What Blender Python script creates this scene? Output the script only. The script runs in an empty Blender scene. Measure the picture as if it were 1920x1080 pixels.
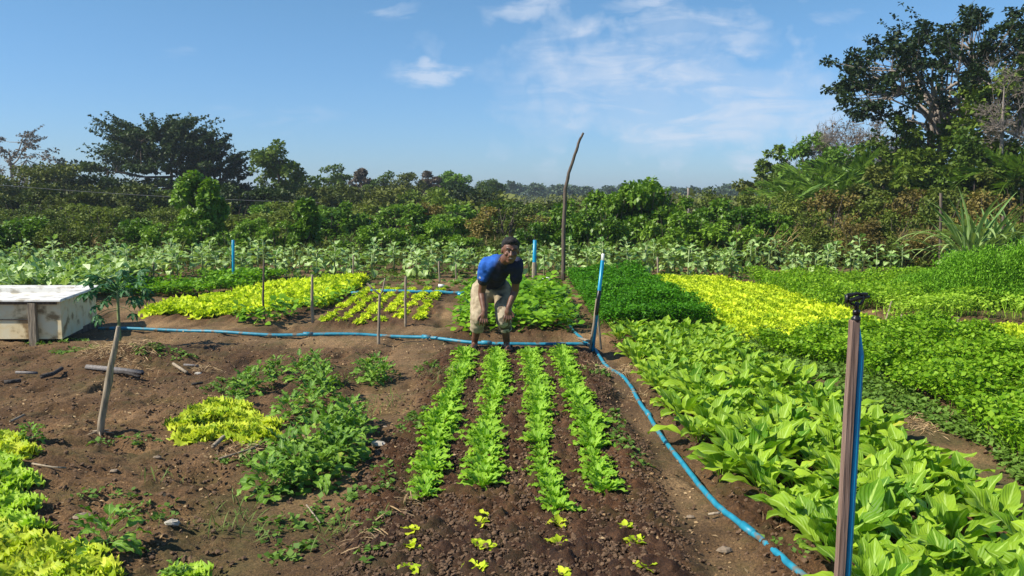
import bpy, bmesh, math, random
import numpy as np
from mathutils import Vector, Matrix, Euler, Quaternion

R = math.radians
random.seed(7)
rng = np.random.default_rng(11)
scene = bpy.context.scene
COL = scene.collection

# ------------------------------------------------------------------ camera, light, exposure
CAM_H = 1.75
PITCH = math.atan(175 / 1600)
cam_data = bpy.data.cameras.new("camera")
cam = bpy.data.objects.new("camera", cam_data)
COL.objects.link(cam)
cam.location = (0, 0, CAM_H)
cam.rotation_euler = (math.pi / 2 - PITCH, 0, 0)
cam_data.lens = 36 * 1600 / 1920
cam_data.clip_start = 0.05
cam_data.clip_end = 6000
scene.camera = cam

SUN_EL, SUN_DIR = R(44), R(197)          # SUN_DIR: compass angle (from +X, anticlockwise) the sun stands in
sx, sy, sz = math.cos(SUN_EL) * math.cos(SUN_DIR), math.cos(SUN_EL) * math.sin(SUN_DIR), math.sin(SUN_EL)
sun_data = bpy.data.lights.new("sun", 'SUN')
sun_data.energy = 5.0
sun_data.angle = R(0.5)
sun_data.color = (1.0, 0.93, 0.80)
sun = bpy.data.objects.new("sun", sun_data)
COL.objects.link(sun)
sun.rotation_euler = Vector((sx, sy, sz)).to_track_quat('Z', 'Y').to_euler()

world = bpy.data.worlds.new("World")
scene.world = world
world.use_nodes = True
wn, wl = world.node_tree.nodes, world.node_tree.links
wn.clear()
w_out = wn.new('ShaderNodeOutputWorld')
w_bg = wn.new('ShaderNodeBackground')
w_bg.inputs[1].default_value = 0.065
sky = wn.new('ShaderNodeTexSky')
sky.sky_type = 'NISHITA'
sky.sun_disc = False
sky.sun_elevation = SUN_EL
sky.sun_rotation = math.atan2(sx, sy)
sky.air_density = 1.0
sky.dust_density = 0.35
sky.ozone_density = 2.2
tc = wn.new('ShaderNodeTexCoord')
# thin clouds: stretched noise, kept in soft banks where the photograph has them
mp = wn.new('ShaderNodeMapping')
mp.inputs['Scale'].default_value = (2.2, 2.2, 9.0)
wl.new(tc.outputs['Generated'], mp.inputs[0])
nz = wn.new('ShaderNodeTexNoise')
nz.inputs['Scale'].default_value = 4.6
nz.inputs['Detail'].default_value = 9
nz.inputs['Roughness'].default_value = 0.62
nz.inputs['Distortion'].default_value = 0.9
wl.new(mp.outputs[0], nz.inputs[0])
sep = wn.new('ShaderNodeSeparateXYZ')
wl.new(tc.outputs['Generated'], sep.inputs[0])


def wmath(op, a, b=None, clamp=False):
    n = wn.new('ShaderNodeMath')
    n.operation = op
    n.use_clamp = clamp
    for i, v in enumerate((a, b)):
        if v is None:
            continue
        if isinstance(v, (int, float)):
            n.inputs[i].default_value = v
        else:
            wl.new(v, n.inputs[i])
    return n.outputs[0]


def px_dir(px, py):
    v = Vector(((px - 960) / 1600, (540 - py) / 1600, -1.0))
    v.rotate(cam.rotation_euler)
    return v.normalized()


nzw = wn.new('ShaderNodeTexNoise')
nzw.inputs['Scale'].default_value = 9
nzw.inputs['Detail'].default_value = 5
wl.new(tc.outputs['Generated'], nzw.inputs[0])
nzw2 = wn.new('ShaderNodeTexNoise')
nzw2.inputs['Scale'].default_value = 17
nzw2.inputs['Detail'].default_value = 6
wl.new(tc.outputs['Generated'], nzw2.inputs[0])


def bank(px, py, wx, wz, strength):
    """a soft cloud bank round the direction of photo pixel px, py"""
    d = px_dir(px, py)
    ax, az = d.x / d.y, d.z / d.y
    u = wmath('DIVIDE', sep.outputs[0], sep.outputs[1])
    v = wmath('DIVIDE', sep.outputs[2], sep.outputs[1])
    u = wmath('ADD', u, wmath('MULTIPLY', wmath('SUBTRACT', nzw.outputs[0], 0.5), wx / 1600 * 2.4))
    v = wmath('ADD', v, wmath('MULTIPLY', wmath('SUBTRACT', nzw2.outputs[0], 0.5), wz / 1600 * 4.0))
    du = wmath('DIVIDE', wmath('SUBTRACT', u, ax), wx / 1600)
    dv = wmath('DIVIDE', wmath('SUBTRACT', v, az), wz / 1600)
    r2 = wmath('ADD', wmath('MULTIPLY', du, du), wmath('MULTIPLY', dv, dv))
    m = wmath('SUBTRACT', 1.0, r2, True)
    front = wmath('GREATER_THAN', sep.outputs[1], 0.05)
    return wmath('MULTIPLY', wmath('MULTIPLY', m, strength), front)


banks = [bank(1330, 190, 330, 110, 1.0), bank(1290, 245, 300, 60, 0.75), bank(1340, 50, 130, 45, 1.0),
         bank(1000, 20, 120, 30, 1.1), bank(820, 140, 90, 22, 1.3), bank(1580, 30, 60, 20, 0.9),
         bank(750, 25, 60, 25, 0.7), bank(335, 110, 50, 16, 0.6), bank(1225, 10, 80, 25, 1.1),
         bank(1410, 305, 60, 22, 1.4), bank(1150, 120, 60, 18, 0.7), bank(500, 215, 200, 25, 0.35),
         bank(1085, 60, 50, 20, 0.9), bank(1000, 205, 120, 20, 0.5)]
tot = banks[0]
for b in banks[1:]:
    tot = wmath('MAXIMUM', tot, b)
ramp = wn.new('ShaderNodeMapRange')
ramp.inputs['From Min'].default_value = 0.43
ramp.inputs['From Max'].default_value = 0.66
wl.new(nz.outputs[0], ramp.inputs['Value'])
soft = wmath('POWER', tot, 0.8)
gate = wmath('ADD', ramp.outputs[0], wmath('MULTIPLY', wmath('SUBTRACT', tot, 0.45), 0.55), True)
veil = wmath('MULTIPLY', wmath('MAXIMUM', bank(1320, 185, 400, 130, 0.55), bank(1250, 240, 420, 50, 0.5)), wmath('ADD', ramp.outputs[0], 0.5))
cl = wmath('MAXIMUM', wmath('MULTIPLY', wmath('MULTIPLY', soft, gate), 0.56, True), veil, True)
mixc = wn.new('ShaderNodeMixRGB')
mixc.inputs[2].default_value = (7.4, 8.4, 10.0, 1)
wl.new(cl, mixc.inputs[0])
tint = wn.new('ShaderNodeMixRGB')
tint.blend_type = 'MULTIPLY'
tint.inputs[0].default_value = 1
tg = wn.new('ShaderNodeMapRange')
tg.inputs['From Min'].default_value = 0.0
tg.inputs['From Max'].default_value = 0.2
wl.new(sep.outputs[2], tg.inputs['Value'])
tgc = wn.new('ShaderNodeMixRGB')
tgc.inputs[1].default_value = (0.73, 1.03, 1.62, 1)
tgc.inputs[2].default_value = (0.83, 1.20, 1.47, 1)
wl.new(tg.outputs[0], tgc.inputs[0])
wl.new(tgc.outputs[0], tint.inputs[2])
wl.new(sky.outputs[0], tint.inputs[1])
wl.new(tint.outputs[0], mixc.inputs[1])
wl.new(mixc.outputs[0], w_bg.inputs[0])
wl.new(w_bg.outputs[0], w_out.inputs[0])

vs = scene.view_settings
vs.view_transform = 'Standard'
vs.look = 'None'
vs.exposure = 0.5
vs.gamma = 1
vs.use_curve_mapping = False
scene.cycles.max_bounces = 6
scene.cycles.diffuse_bounces = 3
scene.cycles.transparent_max_bounces = 6

# ------------------------------------------------------------------ pixel helpers (photo pixel to a place in the world)
def G(px, py, z=0.0):
    d = px_dir(px, py)
    k = (z - CAM_H) / d.z
    return Vector((d.x * k, d.y * k, z))


def P(px, py, Y):
    d = px_dir(px, py)
    k = Y / d.y
    return Vector((d.x * k, Y, CAM_H + d.z * k))


# ------------------------------------------------------------------ noise and ground height
def _hash(ix, iy, seed):
    h = (ix * 374761393 + iy * 668265263 + seed * 1442695041) & 0x7fffffff
    h = ((h ^ (h >> 13)) * 1274126177) & 0x7fffffff
    return ((h ^ (h >> 16)) & 0xffff) / 65535.0


def vnoise(x, y, s, seed=0):
    x = np.asarray(x, float) * s
    y = np.asarray(y, float) * s
    ix, iy = np.floor(x).astype(np.int64), np.floor(y).astype(np.int64)
    fx, fy = x - ix, y - iy
    fx, fy = fx * fx * (3 - 2 * fx), fy * fy * (3 - 2 * fy)
    a, b = _hash(ix, iy, seed), _hash(ix + 1, iy, seed)
    c, d = _hash(ix, iy + 1, seed), _hash(ix + 1, iy + 1, seed)
    return (a * (1 - fx) + b * fx) * (1 - fy) + (c * (1 - fx) + d * fx) * fy - 0.5


def sst(a, b, x):
    t = np.clip((x - a) / (b - a), 0, 1)
    return t * t * (3 - 2 * t)


def box_mask(x, y, x0, x1, y0, y1, e=0.12):
    return sst(x0 - e, x0 + e, x) * (1 - sst(x1 - e, x1 + e, x)) * sst(y0 - e, y0 + e, y) * (1 - sst(y1 - e, y1 + e, y))


def zones(x, y):
    wob = vnoise(x, y, 1.3, 3) * 0.18
    xw = x + wob
    bed = box_mask(xw, y, -0.86, 0.84, 1.0, 9.6)
    for bx in ((1.2, 2.62, 2.6, 17.2), (3.25, 5.3, 4.6, 10.6), (2.75, 4.75, 9.9, 17.3), (5.3, 7.6, 8.5, 16.5),
               (-0.75, 0.75, 10.6, 15.6), (-2.65, -1.15, 11.3, 15.8), (-5.2, -3.0, 11.8, 17.3)):
        bed = np.maximum(bed, box_mask(xw, y, *bx) * 0.8)
    left = box_mask(xw, y, -9, -1.35, 1.5, 9.9, 0.3)
    rough = np.maximum(bed, left * 0.45)
    green = box_mask(xw, y, 2.65, 3.3, 4, 10.5, 0.2) * 0.55
    green = np.maximum(green, box_mask(xw, y, -1.75, -1.2, 3.5, 6.0, 0.15) * 0.5)
    green = np.maximum(green, sst(19.5, 23, y + wob * 6))
    green = np.maximum(green, sst(5.0, 7.5, xw) * 0.6 * sst(10, 12, y))
    wet = box_mask(xw, y, 0.84, 1.12, 5.6, 10.2, 0.08) * sst(-0.2, 0.1, vnoise(x, y, 1.6, 55))
    wet = np.maximum(wet, box_mask(xw, y, -0.9, 0.95, 2.5, 4.3, 0.25) * 0.8)
    return bed, rough, green, wet


def H(x, y):
    x = np.asarray(x, float)
    y = np.asarray(y, float)
    bed, rough, green, wet = zones(x, y)
    near = 1 - sst(30, 45, y)
    h = vnoise(x, y, 0.45, 1) * 0.07 * near + vnoise(x, y, 2.1, 2) * 0.035 * near
    h = h + bed * 0.055
    m = G(245, 668)
    h = h + 0.17 * np.exp(-(((x - m.x) / 0.55) ** 2 + ((y - m.y) / 0.42) ** 2))
    m = G(35, 880)
    h = h + 0.07 * np.exp(-(((x - m.x) / 0.6) ** 2 + ((y - m.y) / 0.7) ** 2))
    return h


def Hs(x, y):
    return float(H(x, y))


# ------------------------------------------------------------------ mesh accumulator (quads only)
class Acc:
    def __init__(self):
        self.v, self.f, self.uv, self.r, self.m, self.n = [], [], [], [], [], 0

    def add(self, v, f, uv=None, r=0.5, mi=0):
        v = np.asarray(v, float).reshape(-1, 3)
        f = np.asarray(f, np.int64).reshape(-1, 4)
        self.v.append(v)
        self.f.append(f + self.n)
        self.uv.append(np.zeros((len(v), 2)) if uv is None else np.asarray(uv, float).reshape(-1, 2))
        self.r.append(np.full(len(v), r) if np.isscalar(r) else np.asarray(r, float))
        self.m.append(np.full(len(f), mi, np.int32))
        self.n += len(v)

    def scatter(self, tv, tf, tuv, M, pos, r=None, mi=0):
        """template tv, tf placed by N matrices M (N,3,3) at pos (N,3)"""
        N = len(pos)
        if N == 0:
            return
        v = np.einsum('nij,kj->nki', M, tv) + np.asarray(pos)[:, None, :]
        f = np.asarray(tf)[None] + (np.arange(N) * len(tv))[:, None, None]
        r = rng.random(N) if r is None else r
        self.add(v.reshape(-1, 3), f.reshape(-1, 4), np.tile(tuv, (N, 1)), np.repeat(r, len(tv)), mi)

    def mesh(self, name, mats, smooth=True):
        me = bpy.data.meshes.new(name)
        v = np.concatenate(self.v)
        f = np.concatenate(self.f)
        uv = np.concatenate(self.uv)
        r = np.concatenate(self.r)
        mi = np.concatenate(self.m)
        me.vertices.add(len(v))
        me.vertices.foreach_set('co', v.astype(np.float32).ravel())
        me.loops.add(len(f) * 4)
        me.loops.foreach_set('vertex_index', f.astype(np.int32).ravel())
        me.polygons.add(len(f))
        me.polygons.foreach_set('loop_start', np.arange(0, len(f) * 4, 4, dtype=np.int32))
        me.polygons.foreach_set('loop_total', np.full(len(f), 4, dtype=np.int32))
        for m in (mats if isinstance(mats, (list, tuple)) else [mats]):
            me.materials.append(m)
        me.polygons.foreach_set('material_index', mi)
        me.polygons.foreach_set('use_smooth', np.full(len(f), smooth))
        ul = me.uv_layers.new(name='UVMap')
        ul.data.foreach_set('uv', uv[f.ravel()].astype(np.float32).ravel())
        at = me.attributes.new('rnd', 'FLOAT', 'POINT')
        at.data.foreach_set('value', r.astype(np.float32))
        me.update(calc_edges=True)
        return me


def obj(name, me, parent=None, loc=None):
    o = bpy.data.objects.new(name, me)
    COL.objects.link(o)
    if parent is not None:
        o.parent = parent
    if loc is not None:
        o.location = loc
    return o


def tag(o, label=None, cat=None, group=None, kind=None):
    if label:
        o['label'] = label
    if cat:
        o['category'] = cat
    if group:
        o['group'] = group
    if kind:
        o['kind'] = kind
    return o


def thing(name, loc, label, cat, group=None, rz=0):
    o = bpy.data.objects.new(name, None)
    o.empty_display_size = 0.1
    COL.objects.link(o)
    o.location = loc
    o.rotation_euler = (0, 0, rz)
    return tag(o, label, cat, group)


ONES = ['', 'first', 'second', 'third', 'fourth', 'fifth', 'sixth', 'seventh', 'eighth', 'ninth', 'tenth', 'eleventh', 'twelfth', 'thirteenth',
        'fourteenth', 'fifteenth', 'sixteenth', 'seventeenth', 'eighteenth', 'nineteenth']
TENS = {2: ('twentieth', 'twenty'), 3: ('thirtieth', 'thirty'), 4: ('fortieth', 'forty'), 5: ('fiftieth', 'fifty'), 6: ('sixtieth', 'sixty'),
        7: ('seventieth', 'seventy'), 8: ('eightieth', 'eighty'), 9: ('ninetieth', 'ninety')}


def nth(n):
    if n < 20:
        return ONES[n]
    t, o = divmod(n, 10)
    return TENS[t][0] if o == 0 else TENS[t][1] + '-' + ONES[o]


def euler_mats(az, el, roll, sc):
    """leaf along +Y, normal +Z: roll about Y, lift by el, turn by az, scale sc; arrays"""
    az, el, roll, sc = np.broadcast_arrays(az, el, roll, sc)
    ca, sa, ce, se, cr, sr = np.cos(az), np.sin(az), np.cos(el), np.sin(el), np.cos(roll), np.sin(roll)
    Z, O = np.zeros_like(ca), np.ones_like(ca)
    Ry = np.stack([np.stack([cr, Z, sr], -1), np.stack([Z, O, Z], -1), np.stack([-sr, Z, cr], -1)], -2)
    Rx = np.stack([np.stack([O, Z, Z], -1), np.stack([Z, ce, -se], -1), np.stack([Z, se, ce], -1)], -2)
    Rz = np.stack([np.stack([ca, -sa, Z], -1), np.stack([sa, ca, Z], -1), np.stack([Z, Z, O], -1)], -2)
    return (Rz @ Rx @ Ry) * sc[..., None, None]


# ------------------------------------------------------------------ materials
def new_mat(name):
    m = bpy.data.materials.new(name)
    m.use_nodes = True
    m.node_tree.nodes.clear()
    return m, m.node_tree.nodes, m.node_tree.links


def leaf_mat(name, c1, c2, rough=0.5, trans=0.3, rib=None, spec=0.2, c3=None, tr_boost=(1.15, 1.25, 0.5)):
    m, n, l = new_mat(name)
    out = n.new('ShaderNodeOutputMaterial')
    at = n.new('ShaderNodeAttribute')
    at.attribute_name = 'rnd'
    oi = n.new('ShaderNodeObjectInfo')
    ad = n.new('ShaderNodeMath')
    ad.operation = 'MULTIPLY_ADD'
    l.new(oi.outputs['Random'], ad.inputs[0])
    ad.inputs[1].default_value = 0.45
    ml = n.new('ShaderNodeMath')
    ml.operation = 'MULTIPLY'
    l.new(at.outputs['Fac'], ml.inputs[0])
    ml.inputs[1].default_value = 0.55
    l.new(ml.outputs[0], ad.inputs[2])
    tc = n.new('ShaderNodeTexCoord')
    nz = n.new('ShaderNodeTexNoise')
    nz.inputs['Scale'].default_value = 14
    nz.inputs['Detail'].default_value = 3
    l.new(tc.outputs['Object'], nz.inputs[0])
    ad2 = n.new('ShaderNodeMath')
    ad2.operation = 'MULTIPLY_ADD'
    l.new(nz.outputs[0], ad2.inputs[0])
    ad2.inputs[1].default_value = 0.5
    sb = n.new('ShaderNodeMath')
    sb.operation = 'SUBTRACT'
    l.new(ad.outputs[0], sb.inputs[0])
    sb.inputs[1].default_value = 0.25
    l.new(sb.outputs[0], ad2.inputs[2])
    cr = n.new('ShaderNodeValToRGB')
    cr.color_ramp.elements[0].color = (*c1, 1)
    cr.color_ramp.elements[1].color = (*c2, 1)
    cr.color_ramp.elements[0].position = 0.12
    cr.color_ramp.elements[1].position = 0.88
    if c3:
        e = cr.color_ramp.elements.new(0.955)
        e.color = (*c3, 1)
        cr.color_ramp.elements[1].position = 0.86
    l.new(ad2.outputs[0], cr.inputs[0])
    colo = cr.outputs[0]
    nrm = None
    if rib:
        uv = n.new('ShaderNodeUVMap')
        sp = n.new('ShaderNodeSeparateXYZ')
        l.new(uv.outputs[0], sp.inputs[0])
        a = n.new('ShaderNodeMath')
        a.operation = 'SUBTRACT'
        l.new(sp.outputs[0], a.inputs[0])
        a.inputs[1].default_value = 0.5
        b = n.new('ShaderNodeMath')
        b.operation = 'ABSOLUTE'
        l.new(a.outputs[0], b.inputs[0])
        mr = n.new('ShaderNodeMapRange')
        mr.inputs['From Min'].default_value = 0.075
        mr.inputs['From Max'].default_value = 0.03
        l.new(b.outputs[0], mr.inputs['Value'])
        # side veins: v - 0.7|u| repeating
        c = n.new('ShaderNodeMath')
        c.operation = 'MULTIPLY_ADD'
        l.new(b.outputs[0], c.inputs[0])
        c.inputs[1].default_value = -0.8
        l.new(sp.outputs[1], c.inputs[2])
        d = n.new('ShaderNodeMath')
        d.operation = 'MULTIPLY'
        l.new(c.outputs[0], d.inputs[0])
        d.inputs[1].default_value = 50
        e = n.new('ShaderNodeMath')
        e.operation = 'SINE'
        l.new(d.outputs[0], e.inputs[0])
        mr2 = n.new('ShaderNodeMapRange')
        mr2.inputs['From Min'].default_value = 0.82
        mr2.inputs['From Max'].default_value = 1.0
        mr2.inputs['To Max'].default_value = 0.22
        l.new(e.outputs[0], mr2.inputs['Value'])
        mx = n.new('ShaderNodeMath')
        mx.operation = 'MAXIMUM'
        l.new(mr.outputs[0], mx.inputs[0])
        l.new(mr2.outputs[0], mx.inputs[1])
        mix = n.new('ShaderNodeMixRGB')
        l.new(mx.outputs[0], mix.inputs[0])
        l.new(colo, mix.inputs[1])
        mix.inputs[2].default_value = (*rib, 1)
        colo = mix.outputs[0]
        bp = n.new('ShaderNodeBump')
        bp.inputs['Strength'].default_value = 0.2
        bp.inputs['Distance'].default_value = 0.01
        l.new(e.outputs[0], bp.inputs['Height'])
        nrm = bp.outputs[0]
    p = n.new('ShaderNodeBsdfPrincipled')
    p.inputs['Roughness'].default_value = rough
    p.inputs['Specular IOR Level'].default_value = spec
    l.new(colo, p.inputs['Base Color'])
    if nrm:
        l.new(nrm, p.inputs['Normal'])
    t = n.new('ShaderNodeBsdfTranslucent')
    tm = n.new('ShaderNodeMixRGB')
    tm.blend_type = 'MULTIPLY'
    tm.inputs[0].default_value = 1
    tm.inputs[2].default_value = (*tr_boost, 1)
    l.new(colo, tm.inputs[1])
    l.new(tm.outputs[0], t.inputs[0])
    ms = n.new('ShaderNodeMixShader')
    ms.inputs[0].default_value = trans
    l.new(p.outputs[0], ms.inputs[1])
    l.new(t.outputs[0], ms.inputs[2])
    l.new(ms.outputs[0], out.inputs[0])
    return m


def plain_mat(name, c1, c2, rough=0.7, scale=(8, 8, 8), noise=4.0, bump=0.2, metal=0.0, spec=0.4, c3=None, detail=6, fr=(0.3, 0.7), dist=0.01):
    m, n, l = new_mat(name)
    out = n.new('ShaderNodeOutputMaterial')
    tc = n.new('ShaderNodeTexCoord')
    mp = n.new('ShaderNodeMapping')
    mp.inputs['Scale'].default_value = scale
    l.new(tc.outputs['Object'], mp.inputs[0])
    nz = n.new('ShaderNodeTexNoise')
    nz.inputs['Scale'].default_value = noise
    nz.inputs['Detail'].default_value = detail
    l.new(mp.outputs[0], nz.inputs[0])
    cr = n.new('ShaderNodeValToRGB')
    cr.color_ramp.elements[0].color = (*c1, 1)
    cr.color_ramp.elements[1].color = (*c2, 1)
    cr.color_ramp.elements[0].position = fr[0]
    cr.color_ramp.elements[1].position = fr[1]
    if c3:
        e = cr.color_ramp.elements.new(min(fr[1] + 0.12, 0.98))
        e.color = (*c3, 1)
    l.new(nz.outputs[0], cr.inputs[0])
    p = n.new('ShaderNodeBsdfPrincipled')
    p.inputs['Roughness'].default_value = rough
    p.inputs['Metallic'].default_value = metal
    p.inputs['Specular IOR Level'].default_value = spec
    l.new(cr.outputs[0], p.inputs['Base Color'])
    if bump:
        bp = n.new('ShaderNodeBump')
        bp.inputs['Strength'].default_value = bump
        bp.inputs['Distance'].default_value = dist
        l.new(nz.outputs[0], bp.inputs['Height'])
        l.new(bp.outputs[0], p.inputs['Normal'])
    l.new(p.outputs[0], out.inputs[0])
    return m


M = {}
M['row'] = leaf_mat('row lettuce leaf', (0.13, 0.32, 0.012), (0.36, 0.60, 0.04), 0.5, 0.3, rib=(0.42, 0.60, 0.12), c3=(0.60, 0.58, 0.10))
M['chard'] = leaf_mat('broad mustard leaf', (0.08, 0.22, 0.006), (0.40, 0.58, 0.035), 0.5, 0.3, rib=(0.42, 0.60, 0.12), c3=(0.62, 0.54, 0.08), spec=0.25)
M['yellow'] = leaf_mat('curly yellow lettuce leaf', (0.27, 0.43, 0.02), (0.78, 0.82, 0.07), 0.5, 0.36, tr_boost=(1.1, 1.15, 0.5))
M['yellow_far'] = leaf_mat('yellow lettuce leaf far', (0.36, 0.52, 0.018), (0.86, 0.94, 0.06), 0.6, 0.38, tr_boost=(1.1, 1.15, 0.5))
M['limecurl'] = leaf_mat('pale green curly lettuce leaf', (0.26, 0.46, 0.03), (0.50, 0.68, 0.07), 0.5, 0.35)
M['dark'] = leaf_mat('dark vegetable leaf', (0.055, 0.15, 0.012), (0.24, 0.42, 0.045), 0.45, 0.25, rib=(0.28, 0.42, 0.12), c3=(0.5, 0.48, 0.10))
M['parsley'] = leaf_mat('parsley leaflet', (0.12, 0.27, 0.006), (0.40, 0.60, 0.04), 0.5, 0.3)
M['coriander'] = leaf_mat('coriander leaflet', (0.045, 0.18, 0.004), (0.15, 0.40, 0.015), 0.55, 0.3)
M['dill'] = leaf_mat('dill frond', (0.07, 0.20, 0.008), (0.20, 0.42, 0.025), 0.6, 0.3)
M['behind'] = leaf_mat('bean leaf', (0.08, 0.22, 0.008), (0.28, 0.50, 0.03), 0.45, 0.28)
M['kale'] = leaf_mat('collard leaf', (0.08, 0.20, 0.02), (0.46, 0.62, 0.20), 0.36, 0.25, rib=(0.55, 0.66, 0.34), spec=0.45)
M['papaya'] = leaf_mat('papaya leaf', (0.02, 0.09, 0.03), (0.05, 0.17, 0.05), 0.42, 0.2, rib=(0.14, 0.26, 0.1))
M['weed'] = leaf_mat('weed leaf', (0.06, 0.14, 0.015), (0.18, 0.30, 0.05), 0.5, 0.25)
M['grassw'] = leaf_mat('grassy weed blade', (0.10, 0.16, 0.03), (0.22, 0.28, 0.07), 0.6, 0.25)
M['straw'] = leaf_mat('dead straw', (0.28, 0.17, 0.075), (0.55, 0.40, 0.22), 0.8, 0.15, tr_boost=(1, 0.9, 0.7))
M['drygrass'] = leaf_mat('dry grass blade', (0.16, 0.11, 0.04), (0.40, 0.33, 0.13), 0.8, 0.2, tr_boost=(1, 0.9, 0.6))
M['olivegrass'] = leaf_mat('olive grass blade', (0.07, 0.09, 0.02), (0.17, 0.20, 0.05), 0.8, 0.2)
M['vine'] = leaf_mat('vine leaf', (0.035, 0.105, 0.008), (0.23, 0.38, 0.035), 0.42, 0.24, spec=0.3)
M['scrub'] = leaf_mat('scrub leaf', (0.05, 0.085, 0.01), (0.21, 0.26, 0.04), 0.55, 0.2)
M['brownscrub'] = leaf_mat('browned scrub leaf', (0.11, 0.085, 0.022), (0.32, 0.26, 0.07), 0.6, 0.2)
M['tree_dark'] = leaf_mat('dark tree leaf', (0.014, 0.032, 0.008), (0.055, 0.09, 0.02), 0.55, 0.15)
M['tree_mid'] = leaf_mat('mid green tree leaf', (0.05, 0.10, 0.010), (0.18, 0.25, 0.035), 0.5, 0.2)
M['tree_bright'] = leaf_mat('fresh tree leaf', (0.06, 0.14, 0.012), (0.18, 0.31, 0.035), 0.5, 0.25)
M['tree_olive'] = leaf_mat('olive tree leaf', (0.05, 0.075, 0.012), (0.17, 0.19, 0.035), 0.6, 0.15)
M['tree_grey'] = leaf_mat('grey brown tree leaf', (0.10, 0.09, 0.065), (0.22, 0.17, 0.13), 0.7, 0.15, tr_boost=(1, 1, 0.8))
M['tree_far'] = leaf_mat('distant tree leaf', (0.05, 0.085, 0.05), (0.10, 0.15, 0.08), 0.7, 0.1)
M['palm'] = leaf_mat('palm leaflet', (0.06, 0.14, 0.014), (0.20, 0.32, 0.04), 0.42, 0.2)
M['blade'] = leaf_mat('long arching blade', (0.09, 0.20, 0.035), (0.32, 0.44, 0.14), 0.45, 0.2, rib=(0.42, 0.52, 0.25), spec=0.2)
M['bark'] = plain_mat('bark', (0.05, 0.038, 0.028), (0.14, 0.11, 0.085), 0.9, (3, 3, 1), 6, 0.6)
M['palebark'] = plain_mat('pale bark', (0.16, 0.13, 0.11), (0.34, 0.29, 0.24), 0.9, (3, 3, 1), 6, 0.5)
M['stem'] = plain_mat('green stem', (0.13, 0.2, 0.06), (0.3, 0.36, 0.15), 0.6, (6, 6, 3), 6, 0.2)
M['stake'] = plain_mat('weathered stake', (0.16, 0.125, 0.085), (0.42, 0.34, 0.24), 0.85, (18, 18, 2), 3, 0.6)
M['darkwood'] = plain_mat('dark weathered pole', (0.06, 0.045, 0.035), (0.17, 0.13, 0.1), 0.9, (14, 14, 1.5), 3, 0.7)
M['batten'] = plain_mat('sawn batten', (0.11, 0.065, 0.045), (0.32, 0.215, 0.165), 0.75, (45, 45, 1.6), 3, 0.6, detail=8)
M['blue'] = plain_mat('blue pvc', (0.0, 0.21, 0.40), (0.005, 0.33, 0.54), 0.32, (10, 10, 2), 4, 0.05, spec=0.5)
M['teal'] = plain_mat('faded blue hose', (0.008, 0.16, 0.25), (0.02, 0.25, 0.36), 0.45, (5, 5, 5), 2.2, 0.3, c3=(0.15, 0.12, 0.08), fr=(0.3, 0.53), detail=10)
M['black'] = plain_mat('black plastic', (0.008, 0.008, 0.009), (0.02, 0.02, 0.022), 0.35, bump=0.05)
M['white'] = plain_mat('white plastic', (0.6, 0.6, 0.58), (0.8, 0.8, 0.78), 0.4, bump=0.02)
M['chalk'] = plain_mat('chalky stone', (0.3, 0.27, 0.22), (0.55, 0.5, 0.42), 0.85, (9, 9, 9), 3, 0.5)
M['stone'] = plain_mat('pale stone', (0.16, 0.12, 0.08), (0.34, 0.26, 0.18), 0.85, (9, 9, 9), 3, 0.5)
M['char'] = plain_mat('charred wood', (0.02, 0.017, 0.015), (0.09, 0.075, 0.065), 0.9, (20, 20, 4), 3, 0.7)
M['greywood'] = plain_mat('grey weathered plank', (0.10, 0.09, 0.085), (0.24, 0.22, 0.21), 0.8, (30, 5, 30), 3, 0.5)
M['wire'] = plain_mat('galvanised wire', (0.14, 0.14, 0.14), (0.25, 0.25, 0.25), 0.6, bump=0)


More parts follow.
